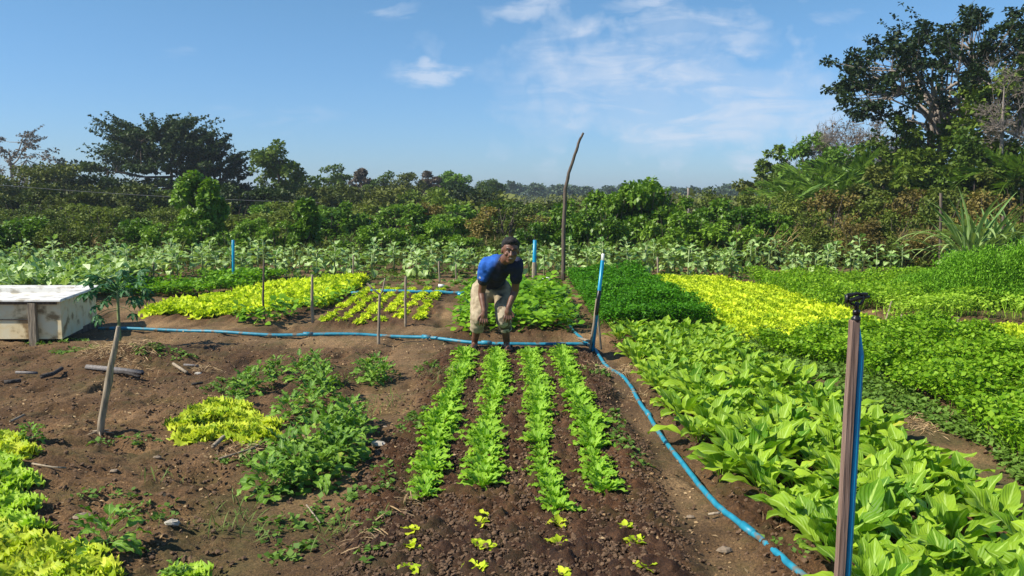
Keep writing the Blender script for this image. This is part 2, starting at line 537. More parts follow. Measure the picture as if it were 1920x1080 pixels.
def ground_material():
    m, n, l = new_mat('soil')
    out = n.new('ShaderNodeOutputMaterial')
    p = n.new('ShaderNodeBsdfPrincipled')
    l.new(p.outputs[0], out.inputs[0])
    at = n.new('ShaderNodeAttribute')
    at.attribute_name = 'zone'
    sp = n.new('ShaderNodeSeparateColor')
    l.new(at.outputs['Color'], sp.inputs[0])
    tc = n.new('ShaderNodeTexCoord')

    def noise(s, d=8, rough=0.6):
        a = n.new('ShaderNodeTexNoise')
        a.inputs['Scale'].default_value = s
        a.inputs['Detail'].default_value = d
        a.inputs['Roughness'].default_value = rough
        l.new(tc.outputs['Object'], a.inputs[0])
        return a.outputs[0]

    def ramp(v, els):
        r = n.new('ShaderNodeValToRGB')
        e = r.color_ramp.elements
        e[0].position, e[0].color = els[0][0], (*els[0][1], 1)
        e[1].position, e[1].color = els[-1][0], (*els[-1][1], 1)
        for q in els[1:-1]:
            k = e.new(q[0])
            k.color = (*q[1], 1)
        l.new(v, r.inputs[0])
        return r.outputs[0]

    def mix(f, a, b, mode='MIX'):
        x = n.new('ShaderNodeMixRGB')
        x.blend_type = mode
        if isinstance(f, float):
            x.inputs[0].default_value = f
        else:
            l.new(f, x.inputs[0])
        for i, v in ((1, a), (2, b)):
            if isinstance(v, tuple):
                x.inputs[i].default_value = (*v, 1)
            else:
                l.new(v, x.inputs[i])
        return x.outputs[0]

    big, midn, fine = noise(1.1, 6), noise(9, 8, 0.7), noise(60, 6, 0.75)
    path = ramp(big, [(0.3, (0.092, 0.056, 0.026)), (0.5, (0.150, 0.094, 0.045)), (0.72, (0.21, 0.138, 0.07))])
    bed = ramp(midn, [(0.3, (0.032, 0.015, 0.006)), (0.5, (0.072, 0.034, 0.015)), (0.72, (0.14, 0.075, 0.035))])
    c = mix(sp.outputs[0], path, bed)
    speck = ramp(fine, [(0.3, (0.45, 0.42, 0.40)), (0.5, (1, 1, 1)), (0.68, (1.75, 1.7, 1.6))])
    c = mix(1.0, c, speck, 'MULTIPLY')
    vfine = ramp(noise(170, 3, 0.8), [(0.36, (0.5, 0.48, 0.45)), (0.5, (1, 1, 1)), (0.64, (1.8, 1.75, 1.7))])
    c = mix(0.8, c, vfine, 'MULTIPLY')
    blot = ramp(noise(0.55, 5, 0.55), [(0.36, (0.66, 0.62, 0.58)), (0.52, (1, 1, 1)), (0.66, (1.35, 1.33, 1.3))])
    c = mix(1.0, c, blot, 'MULTIPLY')
    moss = noise(2.6, 7, 0.7)
    mf = ramp(moss, [(0.5, (0, 0, 0)), (0.66, (0.6, 0.6, 0.6))])
    c = mix(mf, c, (0.075, 0.068, 0.020))
    gcol = ramp(midn, [(0.3, (0.04, 0.055, 0.015)), (0.55, (0.075, 0.085, 0.025)), (0.7, (0.12, 0.10, 0.035))])
    gm = n.new('ShaderNodeMath')
    gm.operation = 'MULTIPLY'
    l.new(sp.outputs[1], gm.inputs[0])
    g2 = ramp(noise(4, 6), [(0.35, (0.2, 0.2, 0.2)), (0.6, (1, 1, 1))])
    l.new(g2, gm.inputs[1])
    c = mix(gm.outputs[0], c, gcol)
    wetc = mix(1.0, c, (0.62, 0.58, 0.56), 'MULTIPLY')
    c = mix(sp.outputs[2], c, wetc)
    l.new(c, p.inputs['Base Color'])
    mr = n.new('ShaderNodeMapRange')
    mr.inputs['To Min'].default_value = 0.95
    mr.inputs['To Max'].default_value = 0.62
    l.new(sp.outputs[2], mr.inputs['Value'])
    l.new(mr.outputs[0], p.inputs['Roughness'])
    p.inputs['Specular IOR Level'].default_value = 0.25
    b1 = n.new('ShaderNodeBump')
    b1.inputs['Strength'].default_value = 0.7
    b1.inputs['Distance'].default_value = 0.012
    l.new(fine, b1.inputs['Height'])
    b2 = n.new('ShaderNodeBump')
    b2.inputs['Strength'].default_value = 0.6
    b2.inputs['Distance'].default_value = 0.04
    l.new(midn, b2.inputs['Height'])
    l.new(b1.outputs[0], b2.inputs['Normal'])
    l.new(b2.outputs[0], p.inputs['Normal'])
    return m


M['soil'] = ground_material()
M['clod'] = plain_mat('soil clod', (0.055, 0.031, 0.016), (0.18, 0.11, 0.062), 0.95, (6, 6, 6), 5, 0.6)

# ------------------------------------------------------------------ ground
xs = np.concatenate([-np.geomspace(3000, 9.2, 40), np.arange(-9, 9.001, 0.026), np.geomspace(9.2, 3000, 40)])
ys = [-60.0, -20.0, -6, -2, 0.5, 1.5, 2.2]
while ys[-1] < 3800:
    ys.append(ys[-1] + max(0.012, 0.0021 * ys[-1] ** 2 * 0.55) if ys[-1] < 30 else ys[-1] * 1.06)
ys = np.array(ys)
GX, GY = np.meshgrid(xs, ys)
bed, rough, green, wet = zones(GX, GY)
fade = (1 - sst(14, 20, GY)) * (1 - sst(8.5, 9.1, np.abs(GX)))
clod = 0.45 * vnoise(GX, GY, 9, 5) + 0.9 * (2 * np.abs(vnoise(GX, GY, 15, 6)) - 0.4) + 0.9 * (2 * np.abs(vnoise(GX, GY, 33, 8)) - 0.4)
GZ = H(GX, GY) + fade * (rough * 0.042 + 0.012) * clod
GZ += fade * bed * np.maximum(0, vnoise(GX, GY, 24, 9)) * 0.035
# foot-worn dents on the bare plot to the left
GZ -= fade * (1 - bed) * np.maximum(0, vnoise(GX, GY, 4.2, 12) - 0.14) * 0.22
a = Acc()
nx, ny = len(xs), len(ys)
idx = np.arange(nx * ny).reshape(ny, nx)
F = np.stack([idx[:-1, :-1], idx[:-1, 1:], idx[1:, 1:], idx[1:, :-1]], -1).reshape(-1, 4)
a.add(np.stack([GX, GY, GZ], -1).reshape(-1, 3), F)
gme = a.mesh('ground', M['soil'])
ca = gme.color_attributes.new('zone', 'FLOAT_COLOR', 'POINT')
zc = np.stack([rough, green, wet, np.ones_like(wet)], -1).reshape(-1, 4)
ca.data.foreach_set('color', zc.astype(np.float32).ravel())
tag(obj('ground', gme), kind='structure')


# ------------------------------------------------------------------ leaf and stem geometry
def smoothprof(pet=0.2, tip=1.0, peak=0.55, base=0.1):
    def f(t):
        if t < pet:
            return 0.09
        q = (t - pet) / (1 - pet)
        w = (math.sin(math.pi * min(1, q) ** (0.5 / peak * 0.9 if peak else 1))) ** 0.75
        return max(0.03, w)
    return f


def leaf(L, W, nl=6, nw=4, pet=0.2, bend=0.8, fold=0.15, ruf=0.0, nr=3, seed=0, peak=0.55, lobes=0, lobedepth=0.4, tipw=None, jag=0.0):
    r = random.Random(seed)
    prof = smoothprof(pet, peak=peak)
    v, uv = [], []
    y, z, phi = 0.0, 0.0, 0.0
    ph1, ph2 = r.random() * 6, r.random() * 6
    twist = r.uniform(-0.25, 0.25)
    for i in range(nl + 1):
        t = i / nl
        w = W / 2 * prof(t)
        if tipw is not None and t > 0.6:
            w = max(w, W / 2 * tipw * (1 - (t - 0.6) * 0.9))
        if lobes and t > pet:
            w *= 1 - lobedepth * abs(math.sin(math.pi * lobes * (t - pet) / (1 - pet)))
        c, s = math.cos(phi), math.sin(phi)
        for j in range(nw + 1):
            q = -1 + 2 * j / nw
            amp = ruf * q * q * (1 if t > pet else 0) * min(1, (t - pet) * 4 if t > pet else 0)
            wave = amp * L * math.sin(nr * t * 2 * math.pi + (ph1 if q > 0 else ph2)) * 0.5
            ww = w * (1 + (r.uniform(-jag, jag) if abs(q) > 0.9 else 0))
            dz = fold * abs(q) * w + wave + twist * q * w * t
            v.append((q * ww, y - s * -1 * 0 + dz * s, z + dz * c))
            uv.append((0.5 + q / 2, t))
        step = L / nl
        phi_mid = phi + bend * 0.5 / nl
        y += step * math.cos(phi_mid)
        z -= step * math.sin(phi_mid)
        phi += bend / nl * (0.5 + 1.0 * t)
    f = []
    for i in range(nl):
        for j in range(nw):
            k = i * (nw + 1) + j
            f.append((k, k + 1, k + nw + 2, k + nw + 1))
    return np.array(v), np.array(f), np.array(uv)


def tube(acc, pts, rads, n=6, r=0.5, mi=0, cap=True):
    pts = [Vector(p) for p in pts]
    k = len(pts)
    if isinstance(rads, (int, float)):
        rads = [rads] * k
    V, UV = [], []
    up = Vector((0, 0, 1))
    prev = None
    for i, p in enumerate(pts):
        d = (pts[min(i + 1, k - 1)] - pts[max(i - 1, 0)])
        d = d.normalized() if d.length > 1e-9 else Vector((0, 0, 1))
        if prev is None:
            a_ = d.cross(Vector((1, 0, 0)))
            if a_.length < 0.2:
                a_ = d.cross(Vector((0, 1, 0)))
        else:
            a_ = prev - d * prev.dot(d)
        a_.normalize()
        prev = a_
        b_ = d.cross(a_)
        for j in range(n):
            th = 2 * math.pi * j / n
            V.append(p + (a_ * math.cos(th) + b_ * math.sin(th)) * rads[i])
            UV.append((j / n, i / max(1, k - 1)))
    Fq = []
    for i in range(k - 1):
        for j in range(n):
            Fq.append((i * n + j, i * n + (j + 1) % n, (i + 1) * n + (j + 1) % n, (i + 1) * n + j))
    if cap and n % 2 == 0:
        for base in (0, (k - 1) * n):
            for j in range(1, n // 2):
                q = (base + j - 1 if j > 1 else base, base + j, base + n - j - 0, base + (n - j + 1) % n)
                Fq.append((base + (j - 1), base + j, base + (n - j), base + (n - j + 1) % n) if base else
                          (base + (n - j + 1) % n, base + (n - j), base + j, base + (j - 1)))
    acc.add([tuple(p) for p in V], Fq, UV, r, mi)


def box(acc, c, s, rot=None, mi=0, r=0.5, jit=0.0):
    vs_ = []
    for x in (-1, 1):
        for y in (-1, 1):
            for z in (-1, 1):
                p = Vector((x * s[0] / 2, y * s[1] / 2, z * s[2] / 2))
                if jit:
                    p += Vector((random.uniform(-jit, jit), random.uniform(-jit, jit), random.uniform(-jit, jit)))
                if rot:
                    p.rotate(rot)
                vs_.append(tuple(p + Vector(c)))
    acc.add(vs_, [(0, 1, 3, 2), (4, 6, 7, 5), (0, 4, 5, 1), (2, 3, 7, 6), (0, 2, 6, 4), (1, 5, 7, 3)], None, r, mi)


def quad_leaf(w=0.5, droop=0.15):
    v = np.array([(0, 0, 0), (w, 0.45, 0.06), (0, 1, -droop), (-w, 0.45, 0.06)])
    return v, np.array([(0, 1, 2, 3)]), np.array([(0.5, 0), (1, 0.45), (0.5, 1), (0, 0.45)])


QV, QF, QUV = quad_leaf(0.42, 0.15)
BV, BF, BUV = leaf(1, 0.06, 3, 1, 0, 0.9, 0.0, seed=3, peak=0.4)      # grass blade
FV, FF, FUV = quad_leaf(0.30, 0.05)

# ------------------------------------------------------------------ plants made of separate leaves
LEAFCACHE = {}


class PlantKind:
    """a handful of leaf meshes and a handful of arrangements; plants are an Empty with leaf children, or one joined mesh when far"""

    def __init__(self, key, leaves, mat, arrange, nvar=6, stem=None, seed=1):
        self.key, self.mat, self.stem = key, mat, stem
        self.tpl = leaves
        self.meshes = []
        for i, (v, f, uv) in enumerate(leaves):
            ac = Acc()
            ac.add(v, f, uv, 0.15 + 0.7 * i / max(1, len(leaves) - 1))
            self.meshes.append(ac.mesh(key + '_leaf', mat))
        self.arr = [arrange(random.Random(seed * 100 + k)) for k in range(nvar)]
        self.joined = [None] * nvar
        self.stemmesh = [None] * nvar

    def mats(self, k):
        A = np.array([(x[1], x[2], x[3], x[4]) for x in self.arr[k]])
        return euler_mats(A[:, 0], A[:, 1], A[:, 2], A[:, 3])

    def joined_mesh(self, k):
        if self.joined[k] is None:
            ac = Acc()
            Ms = self.mats(k)
            for (ti, az, el, ro, sc, off), m in zip(self.arr[k], Ms):
                v, f, uv = self.tpl[ti % len(self.tpl)]
                ac.add(v @ m.T + np.array(off), f, uv, random.random())
            mats = [self.mat]
            if self.stem:
                self.stem(ac, k, 1)
                mats.append(M['stem'])
            self.joined[k] = ac.mesh(self.key, mats)
        return self.joined[k]

    def place(self, name, x, y, label, cat, group, detail=True, sc=1.0, var=None, z=None, rz=None):
        k = random.randrange(len(self.arr)) if var is None else var
        z = Hs(x, y) - 0.004 if z is None else z
        rz = random.uniform(0, 6.283) if rz is None else rz
        if not detail:
            o = obj(name, self.joined_mesh(k))
            o.location = (x, y, z)
            o.rotation_euler = (random.uniform(-0.08, 0.08), random.uniform(-0.08, 0.08), rz)
            o.scale = (sc,) * 3
            return tag(o, label, cat, group)
        t = thing(name, (x, y, z), label, cat, group, rz)
        t.scale = (sc,) * 3
        for (ti, az, el, ro, s, off), m in zip(self.arr[k], self.mats(k)):
            c = bpy.data.objects.new('leaf', self.meshes[ti % len(self.meshes)])
            COL.objects.link(c)
            c.parent = t
            mm = Matrix([list(r_) for r_ in m]).to_4x4()
            mm.translation = Vector(off)
            c.matrix_local = mm
        if self.stem:
            if self.stemmesh[k] is None:
                ac = Acc()
                self.stem(ac, k, 0)
                self.stemmesh[k] = ac.mesh(self.key + '_stem', M['stem'])
            obj('stem', self.stemmesh[k], t)
        return t


def rosette(n0, n1, el0, el1, s0=0.7, s1=1.1, rad=0.012, z=0.0, inner=True, ti=4):
    def f(r):
        n = r.randint(n0, n1)
        out = []
        for i in range(n):
            q = i / max(1, n - 1)                     # 0 outer, 1 inner
            az = i * 2.4 + r.uniform(-0.35, 0.35)
            el = el0 + (el1 - el0) * q + r.uniform(-0.14, 0.14)
            s = (s1 + (s0 - s1) * q) * r.uniform(0.85, 1.12)
            out.append((r.randrange(ti), az, el, r.uniform(-0.35, 0.35), s, (-math.sin(az) * rad, math.cos(az) * rad, z + q * rad * 0.6)))
        return out
    return f


def bushy(n0, n1, h):
    def f(r):
        n = r.randint(n0, n1)
        out = []
        for i in range(n):
            q = i / (n - 1)
            az = i * 2.4 + r.uniform(-0.4, 0.4)
            rr_ = r.uniform(0.0, 0.07)
            out.append((r.randrange(5), az, 0.25 + 1.0 * q + r.uniform(-0.3, 0.25), r.uniform(-0.5, 0.5), (0.95 - 0.35 * q) * r.uniform(0.8, 1.1),
                        (-math.sin(az) * rr_, math.cos(az) * rr_, h * q * r.uniform(0.6, 1.0))))
        return out
    return f


K = {}
K['row'] = PlantKind('row_lettuce', [leaf(0.145, 0.068, 8, 4, 0.12, 0.5 + 0.2 * i, 0.25, 0.16, 3.4, i, peak=0.78, jag=0.2) for i in range(6)],
                     M['row'], rosette(17, 21, 0.3, 1.4, 0.55, 1.08, 0.02, ti=6), 8)
K['chard'] = PlantKind('mustard', [leaf(0.25 + 0.018 * (i % 3), 0.078 + 0.015 * (i % 3), 10, 4, 0.26, 0.15 + 0.24 * i, 0.3 + 0.1 * (i % 2), 0.08, 2.6, i + 9, peak=0.58, jag=0.1) for i in range(7)],
                       M['chard'], rosette(13, 18, 0.75, 1.52, 0.5, 1.15, 0.03, ti=7), 12, seed=2)
K['curly'] = PlantKind('curly_lettuce', [leaf(0.125, 0.13, 12, 6, 0.06, 0.7 + 0.3 * i, 0.3, 0.40, 5.3, i + 20, peak=0.8, jag=0.22) for i in range(6)],
                       M['yellow'], rosette(26, 32, 0.2, 1.4, 0.6, 1.1, 0.035, ti=6), 6, seed=3)
K['lime'] = PlantKind('lime_lettuce', [leaf(0.12, 0.11, 12, 6, 0.06, 0.6 + 0.3 * i, 0.3, 0.34, 4.6, i + 30, peak=0.8, jag=0.2) for i in range(6)],
                      M['limecurl'], rosette(26, 32, 0.3, 1.45, 0.6, 1.15, 0.035, ti=6), 5, seed=4)
K['curlyfar'] = PlantKind('lettuce_far', [leaf(0.12, 0.085, 5, 3, 0.05, 0.6 + 0.3 * i, 0.35, 0.45, 3.6, i + 40, peak=0.8, jag=0.35) for i in range(4)],
                          M['yellow_far'], rosette(24, 30, 0.3, 1.45, 0.7, 1.1, 0.045), 7, seed=5)
K['seedling'] = PlantKind('seedling', [leaf(0.065, 0.05, 5, 4, 0.15, 0.8, 0.2, 0.15, 2, i + 50, peak=0.7, jag=0.1) for i in range(3)],
                          M['yellow_far'], rosette(7, 9, 0.15, 1.0, 0.6, 1.05, 0.006, ti=3), 6, seed=6)
K['dark'] = PlantKind('dark_green', [leaf(0.25, 0.105, 10, 4, 0.2, 0.9 + 0.3 * i, 0.2, 0.12, 3, i + 60, peak=0.8, lobes=4, lobedepth=0.45, jag=0.15) for i in range(5)],
                      M['dark'], bushy(34, 42, 0.25), 6, seed=7)
K['bean'] = PlantKind('leafy', [leaf(0.16, 0.10, 4, 2, 0.3, 0.8, 0.15, 0.05, 2, i + 70) for i in range(3)],
                      M['behind'], lambda r: [(r.randrange(3), r.uniform(0, 6.28), r.uniform(-0.1, 1.0), r.uniform(-0.5, 0.5), r.uniform(0.6, 1.1),
                                               (r.uniform(-0.12, 0.12), r.uniform(-0.12, 0.12), r.uniform(0.02, 0.26))) for _ in range(26)], 6, seed=8)


def kale_stem(ac, k, mi):
    h = 0.40 + 0.06 * (k % 4)
    tube(ac, [(0, 0, -0.03), (0.01, 0.0, h * 0.5), (0.0, 0.01, h + 0.03)], [0.016, 0.014, 0.012], 6, 0.4, mi)


def kale_arr(kk=[0]):
    def f(r):
        h = 0.40 + 0.06 * (kk[0] % 4)
        kk[0] += 1
        out = []
        n = r.randint(13, 17)
        for i in range(n):
            q = i / (n - 1)
            az = i * 2.4 + r.uniform(-0.3, 0.3)
            out.append((r.randrange(4), az, -0.15 + 1.25 * q + r.uniform(-0.15, 0.15), r.uniform(-0.5, 0.5), (1.05 - 0.35 * q) * r.uniform(0.85, 1.1), (0, 0, h * (0.5 + 0.5 * q))))
        return out
    return f


K['kale'] = PlantKind('collard', [leaf(0.30, 0.155, 6, 4, 0.36, 0.8 + 0.35 * i, 0.25, 0.16, 2.5, i + 80, peak=0.6, jag=0.2) for i in range(4)],
                      M['kale'], kale_arr(), 8, stem=kale_stem, seed=9)

# four rows of green lettuce in the middle bed
ROWX = [-0.515, -0.165, 0.205, 0.55]
ROWSTART = [4.72, 4.86, 4.50, 4.80]
ROWNAME = ['leftmost', 'second from left', 'third from left', 'rightmost']
for i, x0 in enumerate(ROWX):
    y = ROWSTART[i]
    k = 0
    while y < 9.35:
        k += 1
        far = y > 8.6
        big = 1.0 + 0.12 * math.sin(y * 2.3 + i * 2) + random.uniform(-0.2, 0.14)
        if i == 2 and k < 9:
            big *= 0.82
        x = x0 + random.uniform(-0.018, 0.018) + 0.02 * math.sin(y * 1.7 + i)
        if i == 2:
            x += 0.05 * max(0, 1 - abs(y - 4.5) / 0.8)
        K['row'].place('green_lettuce', x, y, f'bright green lettuce, {nth(k)} from the near end of the {ROWNAME[i]} row',
                       'lettuce', 'green lettuces in the four rows of the middle bed', True, big)
        y += 0.145 + random.uniform(-0.03, 0.035)

# freshly planted yellow seedlings at the near end of that bed
SEED = [(772, 1002), (770, 1033), (768, 1076), (899, 985), (895, 1026), (885, 1068), (1046, 983), (1049, 1020), (1054, 1078), (1172, 988),
        (1190, 1018), (1211, 1063), (900, 968), (912, 1028), (902, 1070), (1196, 1012)]
for k, (px, py) in enumerate(SEED):
    p = G(px, py, 0.04)
    col = 'first' if px < 800 else 'second' if px < 930 else 'third' if px < 1100 else 'fourth'
    nr = sorted([q for q in SEED if (0 if q[0] < 800 else 1 if q[0] < 930 else 2 if q[0] < 1100 else 3) == ['first', 'second', 'third', 'fourth'].index(col)], key=lambda q: q[1]).index((px, py)) + 1
    K['seedling'].place('lettuce_seedling', p.x, p.y, f'tiny pale yellow seedling, {nth(nr)} down before the {col} lettuce row',
                        'seedling', 'newly planted lettuce seedlings in dark soil', True, random.uniform(0.85, 1.15))

# broad-leaved mustard greens beside the blue hose
def bedgrid(x0, x1, y0, y1, dx, dy, jit):
    nx_ = max(1, int(round((x1 - x0) / dx)) + 1)
    out = []
    for i in range(nx_):
        y = y0 + random.uniform(0, dy)
        j = 0
        while y < y1:
            j += 1
            out.append((i + 1, j, x0 + i * (x1 - x0) / max(1, nx_ - 1) + random.uniform(-jit, jit), y + random.uniform(-jit, jit)))
            y += dy
    return out


gap = G(1760, 1000, 0)
for i, j, x, y in bedgrid(1.28, 2.56, 2.9, 10.7, 0.215, 0.225, 0.05):
    if (x - gap.x) ** 2 / 0.05 + (y - gap.y) ** 2 / 0.03 < 1 and y < 5:
        continue
    if x < 1.27 + max(0, 5.0 - y) * 0.13:
        continue
    sc = (1.06 if y < 5.5 else 0.98) + random.uniform(-0.22, 0.16)
    if random.random() < 0.04:
        continue
    if y > 8:
        sc *= 0.9
    if i == 7 and y > 8:
        sc *= 0.85
    K['chard'].place('mustard_plant', x, y, f'broad mustard green, {nth(j)} from the near end, {nth(i)} row from hose',
                     'leaf vegetable', 'broad-leaved mustard greens beside the blue hose', True, sc)

# big curly yellow bed on the right (behind the green bed)
for i, j, x, y in bedgrid(2.72, 4.66, 9.95, 17.1, 0.235, 0.26, 0.04):
    if x > 4.2 and y > 16.0:
        continue
    K['curlyfar'].place('yellow_lettuce', x, y, f'yellow lettuce of the large right bed, {nth(j)} from near edge, {nth(i)} column',
                        'lettuce', 'yellow lettuces in the large bed on the right', False, random.uniform(0.92, 1.25))
# small yellow bed at the right edge of the picture
for i, j, x, y in bedgrid(5.15, 6.7, 9.3, 10.6, 0.25, 0.26, 0.04):
    K['curlyfar'].place('yellow_lettuce', x, y, f'yellow lettuce of the small patch at right edge, {nth(j)} of {nth(i)} column',
                        'lettuce', 'yellow lettuces in the small patch on the far right', False, random.uniform(1.0, 1.3))
# yellow bed on the left, beyond the blue pipe
for i, j, x, y in bedgrid(-5.15, -3.05, 12.0, 17.2, 0.26, 0.27, 0.05):
    if y > 13.6 + (x + 5.15) * 2.2 or (y < 13.2 and x > -3.6) or (y > 14.5 and x < -3.9 and random.random() < 0.4):
        continue
    K['curlyfar'].place('yellow_lettuce', x, y, f'yellow lettuce of the left bed beyond the pipe, {nth(j)} of {nth(i)} column',
                        'lettuce', 'yellow lettuces in the bed beyond the blue pipe', False, random.uniform(1.0, 1.8))
n_ = 0
for px, py in [(452, 603), (470, 606), (488, 607), (505, 604), (520, 600), (560, 590), (580, 584), (600, 578), (620, 572), (636, 566), (540, 597), (655, 560)]:
    p = G(px, py)
    n_ += 1
    K['bean'].place('leafy_plant', p.x, p.y, f'dark leafy plant, {nth(n_)} along the front of the left yellow bed', 'leaf vegetable',
                    'dark leafy plants fronting the yellow bed', False, random.uniform(0.8, 1.0))
# sparse rows of small yellow lettuces in the middle left bed
rowi = 0
for bx in np.linspace(-2.55, -1.3, 6):
    rowi += 1
    y = 11.45 + random.uniform(0, 0.2) + (0.25 if bx > -1.6 else 0)
    k = 0
    while y < 15.5:
        if random.random() < 0.86:
            k += 1
            K['curlyfar'].place('young_lettuce', bx + (y - 11.4) * 0.0 + random.uniform(-0.04, 0.04), y,
                                f'small spaced yellow lettuce on bare soil, {nth(k)} of the {nth(rowi)} row', 'lettuce',
                                'young yellow lettuces in the sparse bed', False, random.uniform(0.45, 0.75))
        y += 0.24
# leafy bed behind the man
for i, j, x, y in bedgrid(-0.62, 0.72, 10.75, 15.3, 0.24, 0.27, 0.06):
    K['bean'].place('leafy_plant', x, y, f'green leafy plant behind the man, {nth(j)} from near edge, {nth(i)} column', 'leaf vegetable',
                    'green leafy plants in the bed behind the man', False, random.uniform(0.8, 1.15))

# curly lettuces of the left foreground
LEFTL = [(8, 850), (38, 862), (10, 885), (40, 905), (5, 925), (35, 945), (12, 968), (42, 985), (5, 1010), (30, 1030), (22, 838), (-15, 870), (-20, 905), (-20, 950), (-15, 990),
         (-10, 840), (50, 1020), (-25, 1030)]
for k, (px, py) in enumerate(LEFTL):
    p = G(px - 12, py + 4, 0.05)
    kd = 'curly' if py < 880 or py > 985 else 'lime'
    K[kd].place('curly_lettuce', p.x, p.y, f'curly lime lettuce at the left edge, {nth(sorted(LEFTL, key=lambda q: (q[1], q[0])).index((px, py)) + 1)} from the top',
                'lettuce', 'curly lettuces down the left edge', True, random.uniform(1.0, 1.25))
FRONTL = [(75, 1040), (110, 1030), (150, 1035), (95, 1075), (140, 1080), (60, 1090), (180, 1062), (120, 1110), (30, 1075), (160, 1120)]
for k, (px, py) in enumerate(FRONTL):
    p = G(px - 8, py + 20, 0.03)
    K['curly'].place('curly_lettuce', p.x, p.y, f'yellow curly lettuce in the bottom left corner clump, {nth(sorted(FRONTL).index((px, py)) + 1)} from the left',
                     'lettuce', 'yellow curly lettuces in the bottom left corner', True, random.uniform(0.95, 1.15))
p = G(352, 1088, 0)
K['lime'].place('curly_lettuce', p.x, p.y, 'single curly lettuce alone on the soil at the bottom edge', 'lettuce', None, True, 0.95)
CL = [(345, 795), (372, 785), (400, 778), (430, 775), (460, 782), (490, 795), (360, 812), (392, 808), (424, 806), (456, 808), (486, 814), (408, 760), (440, 762), (378, 768)]
for k, (px, py) in enumerate(CL):
    p = G(px, py + 8, 0.03)
    K['curly'].place('curly_lettuce', p.x, p.y, f'yellow curly lettuce in the round clump on bare soil, {nth(sorted(CL).index((px, py)) + 1)} from the left',
                     'lettuce', 'yellow curly lettuces in the round clump', True, random.uniform(1.0, 1.25))

# dark leafy plants of the bare plot on the left
DK = [(470, 738, 0.95), (492, 722, 0.85), (455, 760, 0.7), (520, 700, 0.7), (560, 712, 1.0), (592, 722, 1.05), (600, 745, 1.0), (575, 765, 0.9), (545, 785, 0.9), (585, 690, 0.8),
      (640, 815, 1.1), (660, 840, 1.05), (610, 838, 1.1), (580, 868, 1.15), (540, 880, 1.1), (560, 905, 1.05), (515, 918, 0.95), (620, 878, 1.15), (655, 800, 0.9), (600, 905, 0.9), (640, 868, 0.95),
      (688, 705, 0.7), (705, 698, 0.75), (722, 708, 0.7), (700, 716, 0.62)]
for k, (px, py, sc) in enumerate(DK):
    p = G(px, py, 0.0)
    if px < 680:
        c0 = G(585, 855) if py > 790 else G(540, 725)
        p = c0 + (p - c0) * 1.12
    wh = 'small group beside the forked stick' if px > 680 else 'upper clump' if py < 790 else 'lower clump'
    kk = sorted([q for q in DK if ('small group beside the forked stick' if q[0] > 680 else 'upper clump' if q[1] < 790 else 'lower clump') == wh]).index((px, py, sc)) + 1
    K['dark'].place('dark_green_plant', p.x, p.y, f'dark green plant, {nth(kk)} from left in the {wh}', 'leaf vegetable',
                    'dark green plants on the bare left plot', True, sc * (0.88 if px < 680 else 1.0) * random.uniform(0.85, 1.1))
for k, (px, py, sc, lb) in enumerate([(205, 1045, 1.1, 'broad-leaved dark plant growing beside the corner lettuces'), (60, 850, 0.7, 'small dark plant at the right edge of the left lettuces'),
                                      (330, 1095, 0.5, 'dark plant half hidden at the bottom edge by the single lettuce')]):
    p = G(px, py, 0)
    K['dark'].place('dark_green_plant', p.x, p.y, lb, 'leaf vegetable', None, True, sc * 0.75)

# collard rows before the hedge
kn = 0
for row, (yb, npl) in enumerate(((17.8, 62), (18.8, 60), (19.8, 54))):
    for i in range(npl):
        x = -12.5 + 24.5 * (i + random.uniform(-0.3, 0.3)) / (npl - 1)
        if 8.6 < x < 10.6 and row > 0:
            continue
        y = yb + random.uniform(-0.25, 0.25) + (0.6 if abs(x) > 8 else 0)
        if row == 0 and (-9.8 < x < -8.2 or 4.9 < x < 9.5) and random.random() < 0.7:
            continue
        if row == 0 and -3.4 < x < 0.2 and random.random() < 0.35:
            continue
        K['kale'].place('collard_plant', x, y, f'tall collard on bare stem, {nth(i + 1)} from left in the {["front", "middle", "back"][row]} row',
                        'collard', 'tall collards in rows before the hedge', True, random.uniform(0.85, 1.2))

